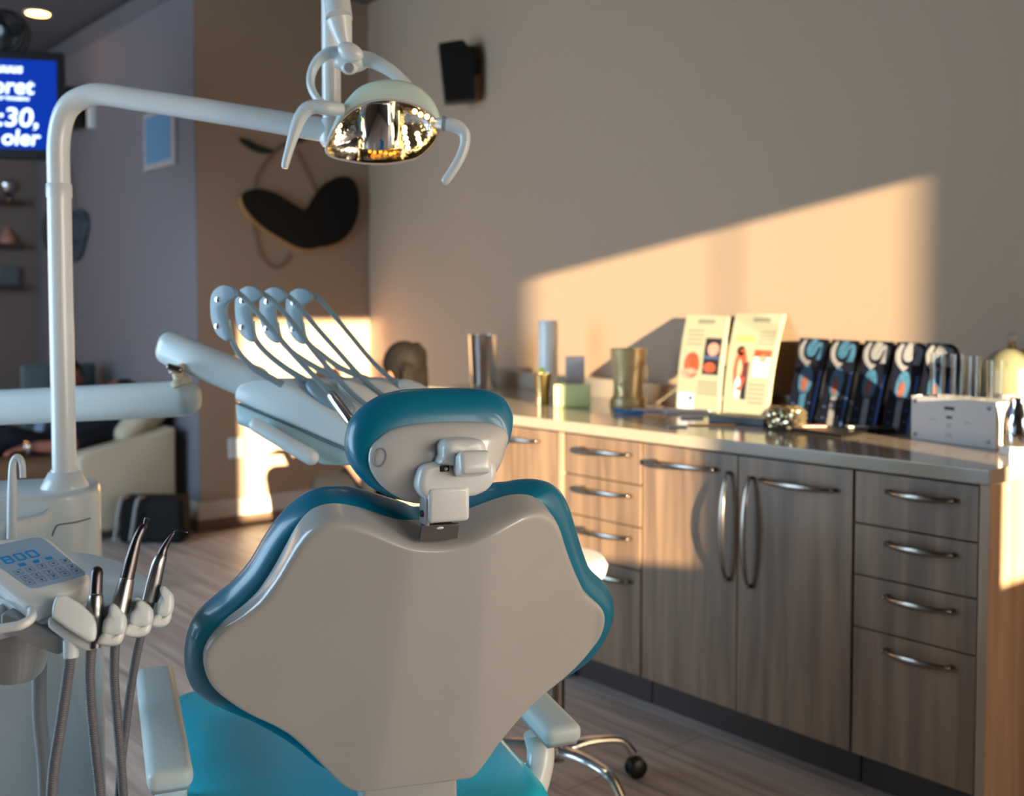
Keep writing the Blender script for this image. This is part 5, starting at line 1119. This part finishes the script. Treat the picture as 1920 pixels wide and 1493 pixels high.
for s_ in (-1, 1):
    k_ = hp_+sd_*(.10*s_)+fd*.42+Z*.0; f0_ = V((k_.x, k_.y, .09))-fd*.05; lgs.append((hp_+sd_*(.09*s_), k_, f0_))
    bodyC += [cap(hp_+sd_*(.09*s_), k_, .085, .06), cap(k_, f0_, .058, .042), cap(f0_-Z*.04, f0_-Z*.055+fd*.15, .04, .032)]
    e_ = nk-Z*.36+sd_*(.21*s_)+fd*.05; w__ = hp_+sd_*(.12*s_)+fd*.30+Z*.16; bodyC += [cap(nk-Z*.1+sd_*(.15*s_), e_, .052, .04), cap(e_, w__, .038, .026)]+handparts(w__, fd, Z, sd_*s_)
blobmesh('body', bodyC, .012, M['skin'], t)
blobmesh('black_clothing', [cap(hp_, nk-Z*.13, .165, .14), cap(nk-Z*.11-sd_*.12, nk-Z*.11+sd_*.12, .075, .075)]+[cap(nk-Z*.1+sd_*(.15*s_), (nk-Z*.1+sd_*(.15*s_)).lerp(nk-Z*.36+sd_*(.21*s_)+fd*.05, .95), .065, .054) for s_ in (-1, 1)]+[cap(a_, b_, .10, .073) for a_, b_, c_ in lgs]+[cap(b_, b_.lerp(c_, .85), .07, .055) for a_, b_, c_ in lgs], .014, M['clblack'], t, label='black clothing')
# hair grown as a cap with strands, plus a high bun
hm = [el(HP+Z*.02-fd*.015, .092, .103, .115, (sd_, fd, Z)), el(HP-fd*.06-Z*.06+sd_*.02, .085, .06, .12, (sd_, fd, Z)), el(HP+Z*.085+sd_*.055-fd*.05, .036, .036, .042), cap(HP+Z*.07+sd_*.06-fd*.06, HP-Z*.14+sd_*.10-fd*.05, .04, .03)]
for j in range(34):
    a_ = random.uniform(-1.3, 1.3); p0_ = HP+Z*.11+sd_*(.05*math.sin(a_)); p1_ = HP-fd*(.105*math.cos(a_*.8))+sd_*(.098*math.sin(a_))-Z*random.uniform(.08, .2)
    mid = (p0_+p1_)/2-fd*.05+sd_*(.03*math.sin(a_)); hm += [cap(p0_, mid, .009, .009), cap(mid, p1_, .009, .006)]
blobmesh('hair', hm, .007, M['hair'], t, it=1, label='brown hair pinned up with a bun')
oc = V((hp_.x, hp_.y, 0))
t = thing('office_chair', 'black office chair under the woman at the desk', 'chair', oc)
ob('seat', MB().lathe(oc+Z*.22, [(.001, 0), (.18, 0), (.20, .025), (.19, .055), (.001, .065)], Z, 32), M['clblack'], t, 50); ob('column', MB().tube([oc+Z*.08, oc+Z*.23], .025, n=14, smooth=False), M['steel'], t)
for k in range(5):
    a_ = math.radians(20+72*k); d_ = V((math.cos(a_), math.sin(a_), 0)); ob('leg', MB().tube([oc+Z*.10, oc+d_*.28+Z*.06], .018, n=10, smooth=False), M['black'], t); ob('caster', MB().lathe(oc+d_*.28+Z*.03-V((-d_.y, d_.x, 0))*.015, [(.001, 0), (.03, 0), (.03, .03), (.001, .03)], V((-d_.y, d_.x, 0)), 18), M['black'], t)

# ------------------------------------------------------------------ light
sun = bpy.data.lights.new('sun', 'SUN'); so = bpy.data.objects.new('sun', sun); bpy.context.scene.collection.objects.link(so)
sdir = V((SQ, 1., -.122)).normalized(); so.rotation_euler = sdir.to_track_quat('-Z', 'Y').to_euler(); so.location = (0, -5, 3)
sun.energy = 23.; sun.angle = math.radians(.5); sun.color = (1., .80, .50)
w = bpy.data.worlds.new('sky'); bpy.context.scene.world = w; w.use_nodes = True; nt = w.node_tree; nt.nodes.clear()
out = nt.nodes.new('ShaderNodeOutputWorld'); bgd = nt.nodes.new('ShaderNodeBackground'); tc = nt.nodes.new('ShaderNodeTexCoord')
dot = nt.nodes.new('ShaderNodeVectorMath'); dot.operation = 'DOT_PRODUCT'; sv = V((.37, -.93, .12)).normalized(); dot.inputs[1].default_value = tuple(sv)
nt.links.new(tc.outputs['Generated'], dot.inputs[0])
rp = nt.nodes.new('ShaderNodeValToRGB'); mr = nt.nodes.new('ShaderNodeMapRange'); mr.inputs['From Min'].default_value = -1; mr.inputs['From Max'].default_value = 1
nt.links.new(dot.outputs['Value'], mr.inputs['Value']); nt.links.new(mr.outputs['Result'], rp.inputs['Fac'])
e = rp.color_ramp.elements; e[0].position = .45; e[0].color = (.66, .94, 1.20, 1); e[1].position = .985; e[1].color = (1.9, 1.7, 1.5, 1)  # brightest lobe shaped to shine through the added opening, away from the sun
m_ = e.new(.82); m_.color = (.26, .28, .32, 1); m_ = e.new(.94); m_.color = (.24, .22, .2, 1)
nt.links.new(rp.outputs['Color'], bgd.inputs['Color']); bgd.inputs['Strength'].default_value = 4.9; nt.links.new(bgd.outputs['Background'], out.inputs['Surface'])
def portal(c_, d_, sx, sy):
    l = bpy.data.lights.new('window_portal', 'AREA'); l.shape = 'RECTANGLE'; l.size = sx; l.size_y = sy; l.cycles.is_portal = True
    o = bpy.data.objects.new('window_portal', l); bpy.context.scene.collection.objects.link(o); o.location = c_; o.rotation_euler = V(d_).to_track_quat('-Z', 'Z' if abs(V(d_).z) < .9 else 'Y').to_euler()
for w_ in (W1, W2, WFILL): portal(((w_[0]+w_[1])/2, YB-T-.01, (w_[2]+w_[3])/2), (0, 1, 0), w_[1]-w_[0], w_[3]-w_[2])
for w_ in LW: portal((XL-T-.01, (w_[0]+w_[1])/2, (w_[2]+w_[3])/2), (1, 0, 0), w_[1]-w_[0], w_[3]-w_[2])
# ------------------------------------------------------------------ camera
cam = bpy.data.cameras.new('camera'); co = bpy.data.objects.new('camera', cam); bpy.context.scene.collection.objects.link(co)
cam.sensor_fit = 'HORIZONTAL'; cam.sensor_width = 36.; cam.lens = 36.*F/1920.; cam.shift_x = 0.; cam.shift_y = -(746.5-CY)/1920.
co.location = EYE; co.rotation_euler = Matrix((rt, upv, -fw)).transposed().to_euler(); cam.clip_start = .05
cam.dof.use_dof = True; cam.dof.focus_distance = 1.5; cam.dof.aperture_fstop = cam.lens/1000./.0098
bpy.context.scene.camera = co
sc_ = bpy.context.scene; sc_.view_settings.view_transform = 'Standard'; sc_.view_settings.look = 'None'; sc_.view_settings.gamma = 1.; sc_.view_settings.exposure = .66; sc_.view_settings.use_curve_mapping = False
sc_.cycles.use_denoising = True; sc_.cycles.max_bounces = 10; sc_.cycles.diffuse_bounces = 5; sc_.cycles.sample_clamp_indirect = 6.; sc_.cycles.caustics_reflective = False; sc_.cycles.caustics_refractive = False
for o in bpy.data.objects:
    if '_o' in o: del o['_o']
